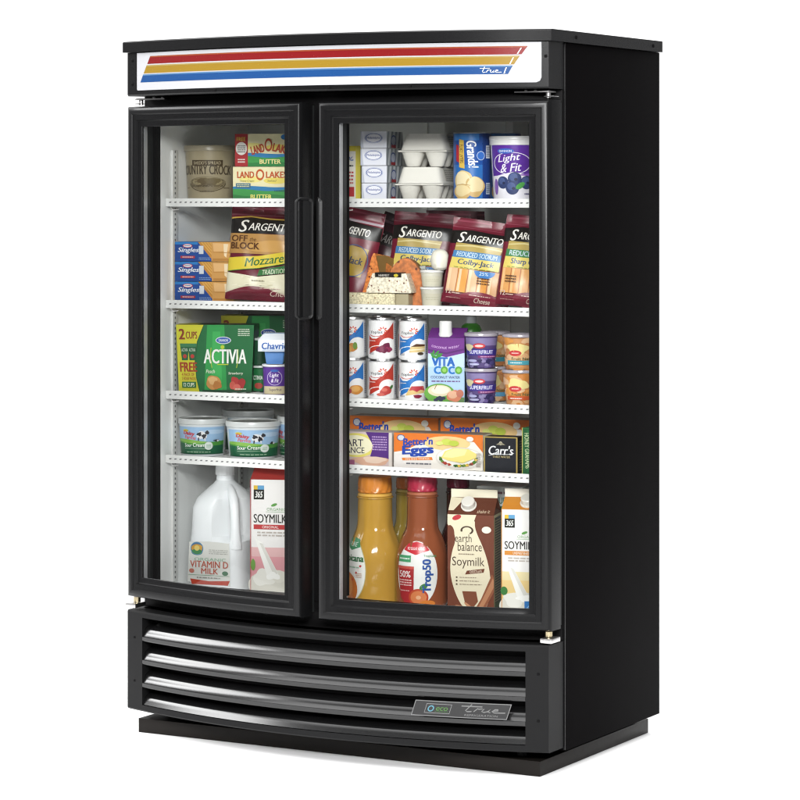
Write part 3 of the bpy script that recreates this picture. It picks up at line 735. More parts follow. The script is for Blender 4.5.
# ---------- left door, bottom: milk jug and carton
def sq(s, d, z, p=4.0, n=44, cut=0):
    pts = []
    for k in range(n):
        a = 2*math.pi*k/n; c_, s_ = math.cos(a), math.sin(a)
        x = s*abs(c_)**(2/p)*(1 if c_ >= 0 else -1); y = d*abs(s_)**(2/p)*(1 if s_ >= 0 else -1)
        if cut:
            e = (x/s - y/d) - (2 - cut)      # carve the corner that carries the handle
            if e > 0: x -= s*e*.5; y += d*e*.5
        pts.append((x, y, z))
    return pts
MILK = mat('milk_jug_plastic', '#e9ecee', .36, .35, gain=.90, sss=.0, bump=.12, bscale=40)
def jug(label, pl, pr, py, YF, rot, art=True):
    loc, wd, h = place(pl, pr, py, YF, 0, rot, .165); s = wd/2; d = .0825
    t = thing('milk_jug', label, 'milk jug', loc, rot, 'white plastic milk jugs')
    mb = MB(); secs = []
    for z, k, cut, p in ((0, .90, 0, 5), (.004, .96, 0, 5), (.02, 1, 0, 5.2), (.10, 1, 0, 5.2), (.13, .995, 0, 5), (.142, .99, .30, 4.6), (.156, .98, 1.0, 4.2), (.19, .965, 1.1, 4), (.236, .935, 1.1, 4.2), (.262, .82, .85, 3.6), (.284, .60, .40, 2.8), (.300, .40, .05, 2.2), (.310, .30, 0, 2), (.324, .29, 0, 2)):
        z = z*h/.352; secs.append(sq(s*k, d*k, z, p, 64, cut))
    mb.loft(secs, MILK)
    if art:
        A = Art(wd*.80, h*.36, 'plastic')
        def lab(A):
            A.poly([(0, .06), (.04, .94), (.5, .97), (.97, .94), (1, .0), (.2, .0)], '#e4e4de'); A.poly([(.10, .0), (.94, .0), (.99, .11), (.5, .08), (.06, .12)], '#c2452f')
            A.ell(.22, .80, .15, .15, '#3d6f9a'); A.ell(.22, .80, .13, .10, '#d6a03a', wob=.05); A.ell(.22, .72, .13, .07, '#3d8a4c'); A.ell(.22, .81, .06, .06, '#e8d070'); A.ring(.22, .80, .15, .15, .12, '#5b8fb4')
            A.lines(.50, .68, .94, .80, 3, '#b9b9b2'); A.text('ORGANIC', .16, .53, .90, .60, '#8fb89a', .01); A.text('VITAMIN D', .06, .38, .95, .53, '#c2604a', .02); A.text('MILK', .32, .24, .72, .37, '#c2604a', .02)
            A.ell(.10, .30, .06, .05, '#c87a6a'); A.ell(.88, .27, .07, .05, '#4c7a5a'); A.stroke([(.02, .21), (.98, .21)], .008, '#6fa07c'); A.lines(.22, .13, .78, .18, 1, '#9a9a92')
        lab(A); mb.art(A, lambda u, v, o_: (u - s*.10, -d*1.0005 - o_, .018 + v))
    mb.build('body', t)
    mb = MB(); k = h/.352; a, b = s*.74, -d*.74
    mb.tube([(s*.30, -d*.30, .292*k), (s*.46, -d*.46, .280*k), (s*.62, -d*.62, .262*k), (s*.70, -d*.70, .235*k), (s*.74, -d*.74, .205*k), (s*.76, -d*.76, .175*k), (s*.77, -d*.77, .150*k), (s*.74, -d*.74, .125*k)], [.010, .012, .0125, .012, .0115, .012, .0145, .019], MILK, 16)
    mb.build('handle', t)
    mb = MB(); rc = s*.33; rp = lambda a, z: .018*(1 if int(a/(math.pi/20)) % 2 else 0) if z < h-.004 else 0
    mb.lathe([(rc, .3245*k), (rc*1.03, .3265*k), (rc, .3505*k), (rc*.93, h)], H('#e9ebec', 'plastic'), 80, ripple=rp); mb.build('cap', t)
jug('white milk jug with red banded vitamin D label beside the pink carton', 185, 238.5, 468, .116, .13)
jug('white milk jug standing behind the labelled one, its shoulder showing', 226, 290, 472, .31, .35, False)

def gable(name, label, cat, group, pl, pr, pshould, ptop, YF, rot, dep, base, roof, front, side=None, cap=None, rooff=None, fin=None):
    loc, wd, hs = place(pl, pr, pshould, YF, 0, rot, dep); hT = level((pl+pr)/2, ptop, YF+.04) - FLOOR
    t = thing(name, label, cat, loc, rot, group); a, b = wd/2, dep/2
    mb = MB(); mb.box(-a, a, -b, b, 0, hs, H(base), .0012)
    A = Art(wd, hs); front(A); mb.art(A, lambda u, v, o_: (u, -b-o_, v))
    if side: A = Art(dep, hs); side(A); mb.art(A, lambda u, v, o_: (a+o_, u, v))
    mb.build('carton', t)
    hr = hT - .020
    mb = MB(); vs = [(-a, -b, hs+.0005), (a, -b, hs+.0005), (a, b, hs+.0005), (-a, b, hs+.0005), (-a, -.002, hr), (a, -.002, hr), (a, .002, hr), (-a, .002, hr), (-a*.8, 0, hs+(hr-hs)*.55), (a*.8, 0, hs+(hr-hs)*.55)]
    fs = [(0, 1, 5, 4), (2, 3, 7, 6), (4, 5, 6, 7), (3, 0, 8), (0, 4, 8), (4, 7, 8), (7, 3, 8), (1, 2, 9), (5, 1, 9), (6, 5, 9), (2, 6, 9), (0, 3, 2, 1)]
    mb.add(vs, fs, H(roof)); mb.box(-a, a, -.002, .002, hr, hT, H(fin or roof))
    if rooff:
        A = Art(wd, 1.0); A2 = Art(wd, math.hypot(b, hr-hs)); rooff(A2); L = A2.h
        mb.art(A2, lambda u, v, o_: (u, -b + (b-.002)*v/L - o_*.8, hs + (hr-hs)*v/L + o_*.8))
    mb.build('gable_top', t, smooth=20)
    if cap:
        cx, cc = cap; n = Vector((0, -(hr-hs), b)).normalized(); p = Vector((cx*wd, -b*.48, hs + (hr-hs)*.48))
        q = n.to_track_quat('Z', 'Y').to_matrix()
        mb = MB(); mb.lathe([(.0195, 0), (.0195, .004), (.0165, .0045), (.0165, .018), (.015, .0195)], H(cc, 'plastic'), 36, ripple=None)
        mb.v = [(p + q @ Vector(v))[:] for v in mb.v]; mb.build('cap', t)
    return t
def soy365(A, top, bar, strip):
    A.rect(0, 0, 1, 1, '#e9e6e4'); A.rect(0, 0, 1, .42, bar and strip[0]); A.rect(0, .14, 1, .34, strip[1])
    A.rect(.07, .83, .30, .95, '#24241f'); A.rect(.07, .915, .22, .95, '#d6b23a'); A.rect(.16, .915, .30, .95, '#5f9ac4'); A.text('365', .10, .845, .27, .90, '#e8e8e4', .02, .2)
    A.ell(.52, .785, .07, .012, '#5f9a4c', 20); A.text('ORGANIC', .36, .735, .78, .76, '#7faa78', .0); A.stroke([(.34, .725), (.80, .725)], .008, '#7faa78')
    A.text('SOYMILK', .07, .63, .80, .705, '#262420', .012); A.rect(.07, .575, .80, .615, bar); A.text('UNSWEETENED' if top else 'ORIGINAL', .26, .583, .62, .606, '#f0e6e0', .005); A.lines(.15, .51, .9, .56, 2, '#b8b0a8')
    A.ell(.5, .10, .55, .13, '#d6d3c8'); A.ell(.30, .16, .24, .07, '#e6e4dc', wob=.12); A.ell(.68, .17, .2, .05, '#dedbd0', wob=.15)
    A.poly([(.10, .50), (.26, .46), (.62, .19), (.38, .16)], '#efeee9'); A.poly([(.20, .46), (.27, .45), (.60, .2), (.52, .18)], '#d9d7d0'); A.ell(.5, .175, .15, .03, '#f4f3ef', wob=.2)
    A.rect(0, 0, .015, 1, bar)
gable('soymilk_carton', 'white and pink soymilk carton with red top beside the milk jug', 'milk carton', 'soymilk cartons', 250.5, 296, 480, 462, .113, .33, .085, '#e6dad8', '#a8352f',
      lambda A: (soy365(A, 0, '#b83a3c', ('#dfb4b4', '#d99aa0')), A.ell(.06, .27, .05, .05, '#6f9a4a')), None, None, lambda A: A.rect(0, 0, 1, .25, '#b8423a'))

# ---------- right door, top shelf
x, y, w_ = span(350, 361, .20, .1)
def yellowbox(A):
    A.rect(0, 0, 1, 1, '#e4e0d4'); A.rect(0, .9, 1, 1, '#d2c23a'); A.rect(.86, 0, 1, 1, '#d8ca4c'); A.text('2%', .45, .72, .8, .8, '#3a5aa0', .02); A.lines(.4, .6, .8, .66, 1, '#333333'); A.lines(.3, .28, .8, .54, 4, '#b8484a'); A.rect(0, .06, .82, .24, '#b02c30')
box_item('food_carton', 'yellow-topped carton with red panel peeping out left of the silver boxes', 'carton', None, 326, 360.5, 146, .150, 1, .35, .05, '#d6c84a', yellowbox)
z = Z(1); names = ['bottom of', 'second from the bottom of', 'third from the bottom of', 'top of']
def phil(A):
    A.rect(0, 0, 1, 1, '#dcdde6'); A.poly([(0, 0), (.12, .0), (.04, 1), (0, 1)], '#b9bcc8'); A.ell(.5, .60, .32, .27, '#e9e9f0'); A.ring(.5, .60, .32, .27, .10, '#4a5c9c'); A.ring(.5, .60, .35, .31, .04, '#8f9cc4'); A.text('Philadelphia', .24, .52, .76, .68, '#4a5c9c', .015, .1)
def phil_side(A):
    A.rect(0, 0, 1, 1, '#c3c9ce')
    for k in range(9): A.poly([(-.02+.12*k if k else 0, 0), (.05+.12*k, 0), (min(1, .15+.12*k), 1), (min(1, .08+.12*k), 1)], ['#8d969d', '#e6eaec'][k % 2])
    A.ell(.42, .45, .16, .34, '#4a5c9c'); A.ell(.42, .45, .13, .26, '#c9cfe0'); A.rect(.28, .02, .56, .2, '#a83a40')
for i in range(4):
    dh = .0428; fx, fy, wd = span(360.5 + (3-i)*.4, 386.5, .112, .18); dep = .12
    mb = MB(); mb.box(-wd/2, wd/2, -dep/2, dep/2, 0, dh-.0015, H('#c9cad2'), .0015)
    A = Art(wd, dh-.0015); phil(A); mb.art(A, lambda u, v, o_: (u, -dep/2-o_, v)); A = Art(dep, dh-.0015); phil_side(A); mb.art(A, lambda u, v, o_: (wd/2+o_, u, v))
    ob = mb.build('cream_cheese_box', None, loc=(fx - math.sin(.18)*dep/2 + random.uniform(-.001, .001), fy + math.cos(.18)*dep/2, z+.0004), rot=.18)
    tag(ob, 'silver cream cheese box with blue oval, %s the stack of four' % names[i], 'cheese box', 'silver cream cheese boxes'); z += dh
EGGM = mat('egg_pulp', '#cac7bf', .9, .12, gain=.9, bump=.35, bscale=350, vary=.06)
EGGT = mat('egg_pulp_top', '#d6d3cb', .8, .15, gain=.9, bump=.2, bscale=350)
def egg_carton(label, pl, pr, z0, YF, rot):
    fx, fy, wd = span(pl, pr, YF, rot); dep = .29; hb, hl = .040, .041
    t = thing('egg_carton', label, 'egg carton', (fx - math.sin(rot)*dep/2, fy + math.cos(rot)*dep/2, z0), rot, 'grey pulp egg cartons')
    mb = MB(); a = wd/2
    for i in range(6):
        for sx in (-1, 1):
            cx, cy = sx*a*.49, -dep/2 + dep*(i+.5)/6; q = a*.46; e = dep/12*.93
            secs = []
            for zz, k, p in ((0, .55, 2.6), (.003, .64, 2.6), (hb*.5, .84, 2.4), (hb*.85, 1.0, 2.6), (hb-.003, 1.05, 3)):
                secs.append([(cx+x_, cy+y_, zz) for x_, y_, _ in sq(q*k, e*k, zz, p, 24)])
            mb.loft(secs, EGGM)
    mb.box(-a*1.02, a*1.02, -dep/2-.002, dep/2+.002, hb-.004, hb, EGGM, .0015); mb.build('tray', t)
    mb = MB(); secs = [[(x_, y_, zz) for x_, y_, _ in sq(a*k, dep/2*k2, zz, 9, 48)] for zz, k, k2 in ((hb+.0008, 1.02, 1.007), (hb+.004, 1.0, 1.0), (hb+hl*.85, .86, .955), (hb+hl, .82, .94))]
    mb.loft(secs, EGGT)
    A = Art(dep*.8, hl*.8, 'matt'); A.rect(0, .05, .9, .95, '#c9c5bb'); A.lines(.03, .12, .4, .88, 5, '#97958f'); A.text('DOZEN', .45, .25, .85, .75, '#3d4a7a', .02)
    mb.art(A, lambda u, v, o_: (a*(1.0 - .155*v/(hl*.8)) + o_ + .0006, u, hb+.006+v)); mb.build('lid', t); return z0 + hb + hl
z = egg_carton('grey pulp egg carton under another one on the top shelf', 395.5, 443, Z(1)+.0004, .113, .22)
egg_carton('grey pulp egg carton stacked on top of another egg carton', 398.5, 446.5, z+.001, .115, .19)
def grands(A):
    A.rect(0, 0, 1, 1, '#2d6cb4'); A.rect(0, .52, 1, 1, '#1f4f9c'); A.rect(.0, .9, .62, 1, '#3a7cc4'); A.rect(.70, 0, 1, 1, '#173a80')
    A.poly([(.10, .58), (.20, .55), (.18, .82), (.10, .84)], '#b02c36'); A.poly([(.19, .48), (.32, .46), (.30, .90), (.19, .92)], '#d8b450'); A.text('FLAKY LAYERS', .06, .655, .44, .72, '#5a3a1c', .01, 0, rot=-88)
    A.text('Grands!', .20, .60, .76, .76, '#f2f4f8', .018, .2, rot=-84); A.ell(.66, .66, .08, .06, '#3a6ec0'); A.ring(.66, .66, .09, .07, .12, '#c8d6ee')
    A.ell(.28, .25, .20, .19, '#d8c08c', wob=.06); A.ell(.27, .29, .16, .13, '#e8d8b0', wob=.06); A.ell(.54, .18, .20, .16, '#c9a86c', wob=.06); A.ell(.54, .21, .17, .12, '#e2cfa2', wob=.06); A.ell(.25, .10, .2, .12, '#cfae74', wob=.05); A.ell(.26, .12, .17, .09, '#e0cc9c', wob=.06); A.stroke([(.12, .2), (.28, .22), (.44, .2)], .012, '#b08e54')
    A.rect(.78, .62, .92, .82, '#c9ccd6'); A.lines(.79, .64, .91, .80, 6, '#333a55'); A.rect(.78, .06, .92, .24, '#aab4c4'); A.lines(.79, .08, .91, .22, 5, '#3a4a66')
def can(label, pl, pr, py, YF, face):
    x, y, r = round_at(pl, pr, YF); h = level((pl+pr)/2, py, YF) - Z(1)
    t = thing('biscuit_dough_can', label, 'dough can', (x, y, Z(1)+.0004), 0, 'blue biscuit dough cans')
    mb = MB(); round_body(mb, [(r*.985, .0032), (r*.985, h-.0035)], H('#1f4f9c', 'plastic'), grands, .0045, h-.0045, 2.6, face, kind='plastic'); mb.build('tube', t)
    mb = MB(); mb.lathe([(r, 0), (r*1.005, .0015), (r, .003)], STEEL, 48); mb.build('end_ring', t)
    mb = MB(); mb.lathe([(r, h-.0033), (r*1.005, h-.0015), (r*.99, h), (r*.93, h-.0005), (r*.92, h-.003)], STEEL, 48); mb.build('end_ring', t)
can('blue cardboard dough can with golden biscuits beside the egg cartons', 453, 491, 132, .113, .55)
can('blue dough can mostly hidden behind the purple yoghurt tub', 486, 521, 132, .235, .9)
def lftub(A):
    A.rect(0, 0, 1, 1, '#e6e4ec'); A.poly([(0, .42), (.15, .43), (.45, .50), (.75, .44), (1, .30), (1, 1), (0, 1)], '#5a2d96'); A.poly([(.5, .44), (.75, .42), (1, .24), (1, .34), (.75, .47)], '#8a5ab8')
    A.ring(.42, .66, .36, .21, .05, '#eeeaf4', n=40); A.text('Light', .17, .66, .58, .83, '#f2eef8', .015, .3, rot=6); A.text('& Fit', .22, .50, .60, .66, '#f2eef8', .015, .3, rot=4); A.ell(.32, .89, .15, .05, '#3a62b8'); A.text('DANNON', .21, .868, .43, .91, '#e8ecf4', .01)
    for cx, cy, rr in ((.26, .30, .11), (.48, .37, .12), (.70, .30, .12), (.44, .20, .12)):
        A.ell(cx, cy, rr, rr*1.05, '#33406c'); A.ell(cx-.02, cy+.03, rr*.6, rr*.6, '#4a5a8a'); A.ell(cx+.02, cy-.01, rr*.25, rr*.22, '#252c4c')
    A.ell(.58, .24, .09, .05, '#4c9a4a', 30); A.ell(.11, .22, .05, .15, '#7a56ac'); A.lines(.66, .06, .86, .11, 1, '#55557a'); A.lines(.86, .6, .94, .75, 5, '#9a80c0')
x, y, r = round_at(489, 541, .113); h = level(515, 136, .113) - Z(1)
t = thing('yoghurt_tub', 'large purple and white yoghurt tub with blueberries by the right door edge', 'yoghurt tub', (x, y, Z(1)+.0004))
mb = MB(); round_body(mb, [(r*.80, 0), (r*.82, .003), (r*.945, h-.018), (r*.945, h-.012)], H('#e6e4ec', 'plastic'), lftub, .004, h-.022, 2.5, .50); mb.build('body', t)
mb = MB(); mb.lathe([(r*.955, h-.0215), (r*.985, h-.021), (r*.985, h-.009), (r, h-.008), (r, h-.002), (r*.985, h), (r*.9, h-.001)], H('#ecebea', 'plastic'), 56); mb.build('lid', t)

# ---------- right door, second shelf: cheese
def colby(A, sharp=False):
    A.rect(0, 0, 1, 1, BUR); bag_head(A)
    L0, L1 = .07, .80
    A.poly([(L0+.02, .60), (L1-.02, .60), (L1+.02, .695), (L0+.03, .70)], '#b09a55'); A.stroke([(L0+.03, .66), (.35, .68), (L1, .66)], .02, '#d2c48a')
    A.poly([(L0, .53), (L1, .53), (L1, .61), (L0+.01, .61)], '#3f7c4c' if sharp else '#4a7fb0'); A.text('REDUCED SODIUM' if not sharp else 'REDUCED FAT', L0+.06, .545, L1-.05, .60, '#cfe0ea', .01, .15)
    A.poly([(L0-.02, .405), (L1, .415), (L1, .53), (L0, .53)], '#d8c468'); A.text('Sharp Cheddar' if sharp else 'Colby-Jack', L0+.10, .435, L1-.08 if not sharp else L1+.05, .515, '#233f6c', .02, .12); A.lines(L0+.05, .41, L1-.05, .425, 1, '#7f8a3c')
    for k in range(5):
        x0 = L0 - .02 + .155*k; c = ['#d8b088', '#d89a4c', '#d6ab80', '#d69344', '#c9986a'][k] if not sharp else ['#d39a5c', '#cf9252', '#d79e60', '#cf9252', '#d39a5c'][k]
        A.rect(x0, .13, x0+.15, .405, c); A.rect(x0+.012, .14, x0+.05, .40, '#e4c4a0' if not sharp else '#e0b27c'); A.rect(x0+.143, .13, x0+.153, .405, '#a8623c')
    if not sharp: A.ell(.60, .40, .16, .085, '#3f78b8', a0=180, a1=360); A.text('25%', .52, .35, .66, .39, '#cfe0ee', .01)
    else: A.rect(.62, .19, .78, .28, '#3d9a4c'); A.text('NEW', .65, .21, .75, .26, '#e0f0dc', .01)
    A.lines(.50 if not sharp else .12, .24, .70 if not sharp else .3, .33, 3, '#5a3a24')
    A.text('12', .07, .10, .15, .155, '#c8b0a4', .02); A.lines(.16, .10, .28, .125, 1, '#c8a898'); A.rect(0, 0, 1, .10, BUR); A.ell(.58, .07, .30, .085, '#7a2436'); A.text('Cheese', .50, .03, .74, .085, '#dcc8b8', .01, .3); A.lines(.42, .10, .74, .118, 1, '#c9a79c'); A.lines(.08, .05, .3, .065, 1, '#b58a84')
    A.rect(L1+.03, .12, 1, .69, '#611827')
GB = 'burgundy cheese bags'
bag('cheese_bag', 'burgundy cheese stick bag with blue seal, standing right of the white dip tubs', 'cheese bag', GB, 441, 508, 226, .113, 2, .30, .16, .13, .017, colby, BUR, h=.212)
bag('cheese_bag', 'burgundy cheddar stick bag with green bands, cut by the right door edge', 'cheese bag', GB, 496, 558, 219, .117, 2, .30, .14, .10, .018, lambda A: colby(A, True), BUR, h=.222)
bag('cheese_bag', 'burgundy cheese bag standing upright behind the orange cheese wedges', 'cheese bag', GB, 387, 449, 217, .215, 2, .32, .12, .07, .014, colby, BUR, h=.228)
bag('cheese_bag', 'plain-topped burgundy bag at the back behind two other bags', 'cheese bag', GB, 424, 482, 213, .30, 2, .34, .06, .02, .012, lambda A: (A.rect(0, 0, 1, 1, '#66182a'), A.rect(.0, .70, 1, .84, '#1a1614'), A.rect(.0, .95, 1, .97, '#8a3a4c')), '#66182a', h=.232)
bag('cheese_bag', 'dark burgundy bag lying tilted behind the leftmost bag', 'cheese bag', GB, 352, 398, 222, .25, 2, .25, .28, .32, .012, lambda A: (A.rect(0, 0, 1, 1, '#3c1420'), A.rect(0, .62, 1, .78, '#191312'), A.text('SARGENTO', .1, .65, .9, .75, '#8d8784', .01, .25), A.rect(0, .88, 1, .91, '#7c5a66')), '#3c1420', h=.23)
bag('cheese_bag', 'tilted burgundy bag with gold patch, leftmost behind the right door glass', 'cheese bag', GB, 318, 362, 213, .128, 2, .30, .10, .20, .014, lambda A: (A.rect(0, 0, 1, 1, BUR), A.rect(0, .86, 1, .90, '#b3a4ac'), bag_head(A), A.poly([(.3, .3), (.8, .3), (.85, .6), (.35, .62)], '#a88a2e'), A.text('Jack', .5, .4, .78, .5, '#26304c', .02, .2), A.ring(.6, .46, .28, .17, .06, '#3c4a74')), BUR, h=.242, wm=.135)
# wedges
def cheese_mat(name, a, b, sc):
    m = mat(name, a, .45, .4, gain=.9, bump=.25, bscale=60, vary=0); nt = m.node_tree; bs = nt.nodes['Principled BSDF']
    tc = nt.nodes['Texture Coordinate']; v = nt.nodes.new('ShaderNodeTexVoronoi'); v.inputs['Scale'].default_value = sc
    cr = nt.nodes.new('ShaderNodeValToRGB'); cr.color_ramp.elements[0].position = .12; cr.color_ramp.elements[1].position = .22
    cr.color_ramp.elements[0].color = (*[c*.8 for c in lin(b)], 1); cr.color_ramp.elements[1].color = (1, 1, 1, 1)
    nz = nt.nodes.new('ShaderNodeTexNoise'); nz.inputs['Scale'].default_value = sc*2.2; nz.inputs['Detail'].default_value = 6
    c2 = nt.nodes.new('ShaderNodeValToRGB'); c2.color_ramp.elements[0].position = .36; c2.color_ramp.elements[1].position = .62
    c2.color_ramp.elements[0].color = (*[c*.62 for c in lin(a)], 1); c2.color_ramp.elements[1].color = (*[min(1, c*1.12) for c in lin(a)], 1)
    mu = nt.nodes.new('ShaderNodeMix'); mu.data_type = 'RGBA'; mu.blend_type = 'MULTIPLY'; mu.inputs[0].default_value = 1
    nt.links.new(tc.outputs['Object'], v.inputs['Vector']); nt.links.new(tc.outputs['Object'], nz.inputs['Vector']); nt.links.new(nz.outputs['Fac'], c2.inputs[0])
    nt.links.new(v.outputs['Distance'], cr.inputs[0]); nt.links.new(c2.outputs[0], mu.inputs[6]); nt.links.new(cr.outputs[0], mu.inputs[7]); nt.links.new(mu.outputs[2], bs.inputs['Base Color']); return m
CH1 = cheese_mat('orange_cheese', '#c9773a', '#7a3a1e', 70); CH2 = cheese_mat('pale_cheese', '#dcd2bc', '#8a4a44', 80); RIND = mat('cheese_rind', '#8a6a3a', .7, .2, bump=.3, bscale=90, vary=.25); CH3 = cheese_mat('orange_cheese_rough', '#b96a30', '#86502a', 45)
def wedge(label, pl, pr, py, YF, ang, zl, m, tilt=0, group='orange cheese wedges'):
    x = spot((pl+pr)/2, YF); wd = (pr-pl)/ppm(x, YF); h = level((pl+pr)/2, py, YF) - zl
    t = thing('cheese_wedge', label, 'cheese wedge', (x, YF, zl), ang, group)
    mb = MB(); n = 10; d = .09; pts = [(-wd*.5, -.02), (-wd*.1, d*.4), (wd*.5, d*.3), (wd*.5, -.02)]
    secs = [[(-wd*.5, -.018, 0), (wd*.46, -.02, 0), (wd*.5, .05, 0), (-wd*.4, .06, 0)], [(-wd*.47, -.018, h*.12), (wd*.47, -.019, h*.12), (wd*.5, .05, h*.12), (-wd*.38, .06, h*.12)], [(-wd*.10, -.012, h*.92), (wd*.06, -.013, h*.95), (wd*.36, .05, h*.86), (-wd*.02, .055, h*.9)], [(-wd*.05, -.008, h), (wd*.0, -.010, h), (wd*.25, .045, h*.93), (.02*wd, .05, h*.95)]]
    mb.loft(secs, m); mb.build('cheese', t, smooth=25)
    mb = MB(); mb.loft([[(wd*.505, -.02, .001), (wd*.52, .02, .001), (wd*.53, .052, .001), (wd*.505, .0525, .001)], [(wd*.10, -.014, h*.95), (wd*.22, .02, h*.95), (wd*.40, .052, h*.88), (wd*.36, .0525, h*.88)]], RIND); mb.build('rind', t)
z = Z(2)
# flat pack of pale cheese lying at the front, with a labelled block on it
fx, fy, wd = span(335, 409, .113, .16)
FILM = glass_mat('clear_film', (.93, .93, .92), .08, 1.2)
t = thing('cheese_pack', 'flat pale cheese slab with clear wrap lying at the shelf front', 'cheese', (fx-.01, fy+.045, z+.0004), .16); hsl = level(380, 293.5, .113) - z
mb = MB(); mb.box(-wd/2, wd*.32, -.045, .045, 0, hsl, cheese_mat('cream_cheese_slab', '#d9cfae', '#a87c5a', 90), .005, 3); mb.build('cheese', t)
mb = MB(); mb.box(wd*.325, wd/2, -.043, .043, 0, hsl*.97, H('#b3a88a', 'film'), .005, 3); mb.build('wrap', t)
z1 = z + hsl + .001
fx, fy, wd = span(366, 411, .120, .18); hb = level(388, 273.5, .13) - z1; dep = .06
t = thing('cheese_block', 'speckled white cheese block with black band on top of the pale slab', 'cheese', (fx-.006, fy+dep/2, z1), .18)
mb = MB(); a = wd/2; mb.loft([quad(1, 0)] and [[(x_*a, y_*dep/2, 0) for x_, y_, _ in quad(1, 0, .1)], [(x_*a, y_*dep/2, hb*.15) for x_, y_, _ in quad(1, 0, .1)], [(x_*a*.76, y_*dep/2*.8, hb) for x_, y_, _ in quad(1, 0, .1)]], CH2); mb.build('cheese', t)
mb = MB(); mb.box(-a*.62, a*.55, -dep*.40, dep*.36, hb+.0004, hb+.0022, H('#1d1a18', 'film')); mb.box(-a*.62, a*.55, -dep*.425, -dep*.405, hb*.80, hb+.0022, H('#1d1a18', 'film'), 0)
A = Art(a*1.1, hb*.2, 'film'); A.text('HARVEST', .12, .2, .55, .8, '#cfcac0', .01); A.ell(.82, .5, .09, .4, '#c9b83a'); mb.art(A, lambda u, v, o_: (u-a*.04, -dep*.425-o_, hb*.80+v)); mb.build('label', t)
fx, fy, wd = span(406, 419, .150, .3); hb2 = level(412, 267, .15) - z
ob = MB(); ob.box(-wd/2, wd/2, -.004, .004, 0, hb2, H('#3d4040', 'film'), .001)
A = Art(wd, hb2, 'film'); A.rect(.08, .05, .92, .95, '#55595a'); A.lines(.15, .1, .85, .9, 10, '#a8acac'); A.rect(0, .92, 1, 1, '#aeb2ae'); ob.art(A, lambda u, v, o_: (u, -.004-o_, v))
ob = ob.build('price_card', None, loc=(fx, fy+.056, z+.0006), rot=(-.06, -.12, .3)); tag(ob, 'grey printed card leaning between speckled block and white dip tubs', 'card')
wedge('small pointed orange cheese wedge with speckles, by the leftmost bag', 362, 390, 253, .185, .1, z, CH1)
# big rounded piece
x = spot(406, .19); wd = 40/ppm(x, .19); h = level(406, 258, .19) - z
t = thing('cheese_wedge', 'large rounded orange cheese piece with brown rind behind the card', 'cheese wedge', (x, .195, z), .3, 'orange cheese wedges')
mb = MB(); prof = [(math.cos(R(a_))*wd*.5, math.sin(R(a_))**.8*h if a_ not in (0, 180) else 0) for a_ in range(0, 181, 15)]
mb.loft([[(x_, -.022, z_) for x_, z_ in prof], [(x_*1.02, -.010, z_*1.01) for x_, z_ in prof]], CH3); mb.build('cheese', t, smooth=25)
mb = MB(); mb.loft([[(x_*1.02, -.0095, z_*1.01) for x_, z_ in prof], [(x_*1.0, .030, z_*.98) for x_, z_ in prof]], RIND); mb.build('rind', t, smooth=25)
box_item('red_cheese_pack', 'small dark red cheese pack low behind the pale slab', 'cheese pack', None, 356, 369, 279, .178, 2, .5, .03, '#7a1c22', lambda A: A.rect(.1, .5, .9, .8, '#a83a3a'), kind='film')
def dip(label, pl, pr, py, z0, YF):
    return small_cup('dip_tub', label, 'dip tub', 'small white dip tubs', pl, pr, py, YF, 2, lambda A: (A.rect(0, 0, 1, .8, '#d2cdb8'), A.lines(.2, .3, .8, .6, 2, '#c2bda6')), '#dcd8c8', '#eceae6', z=z0, tp=.82)
d1 = dip('small white-lidded dip tub at the bottom of the pair', 420, 444, 287.5, z, .150)
d2 = dip('small white-lidded dip tub stacked on the other dip tub', 420, 444, 270.5, z + d1['h'] + .001, .150)
x, y, r = round_at(431, 449, .155); z2 = z + d1['h'] + d2['h'] + .002
mb = MB(); mb.lathe([(r*.55, 0), (r*.9, .006), (r*1.05, .018), (r*.98, .034), (r*.8, .044), (r*.45, .050), (r*.1, .0515)], mat('mozzarella', '#e6e2d4', .5, .4, gain=.9, bump=.2, bscale=60), 40, ripple=lambda a, z_: .05*math.sin(3*a+z_*80) + .03*math.sin(5*a))
tag(mb.build('mozzarella_ball', None, loc=(x, y, z2)), 'white lump of fresh cheese resting on the upper dip tub', 'cheese')

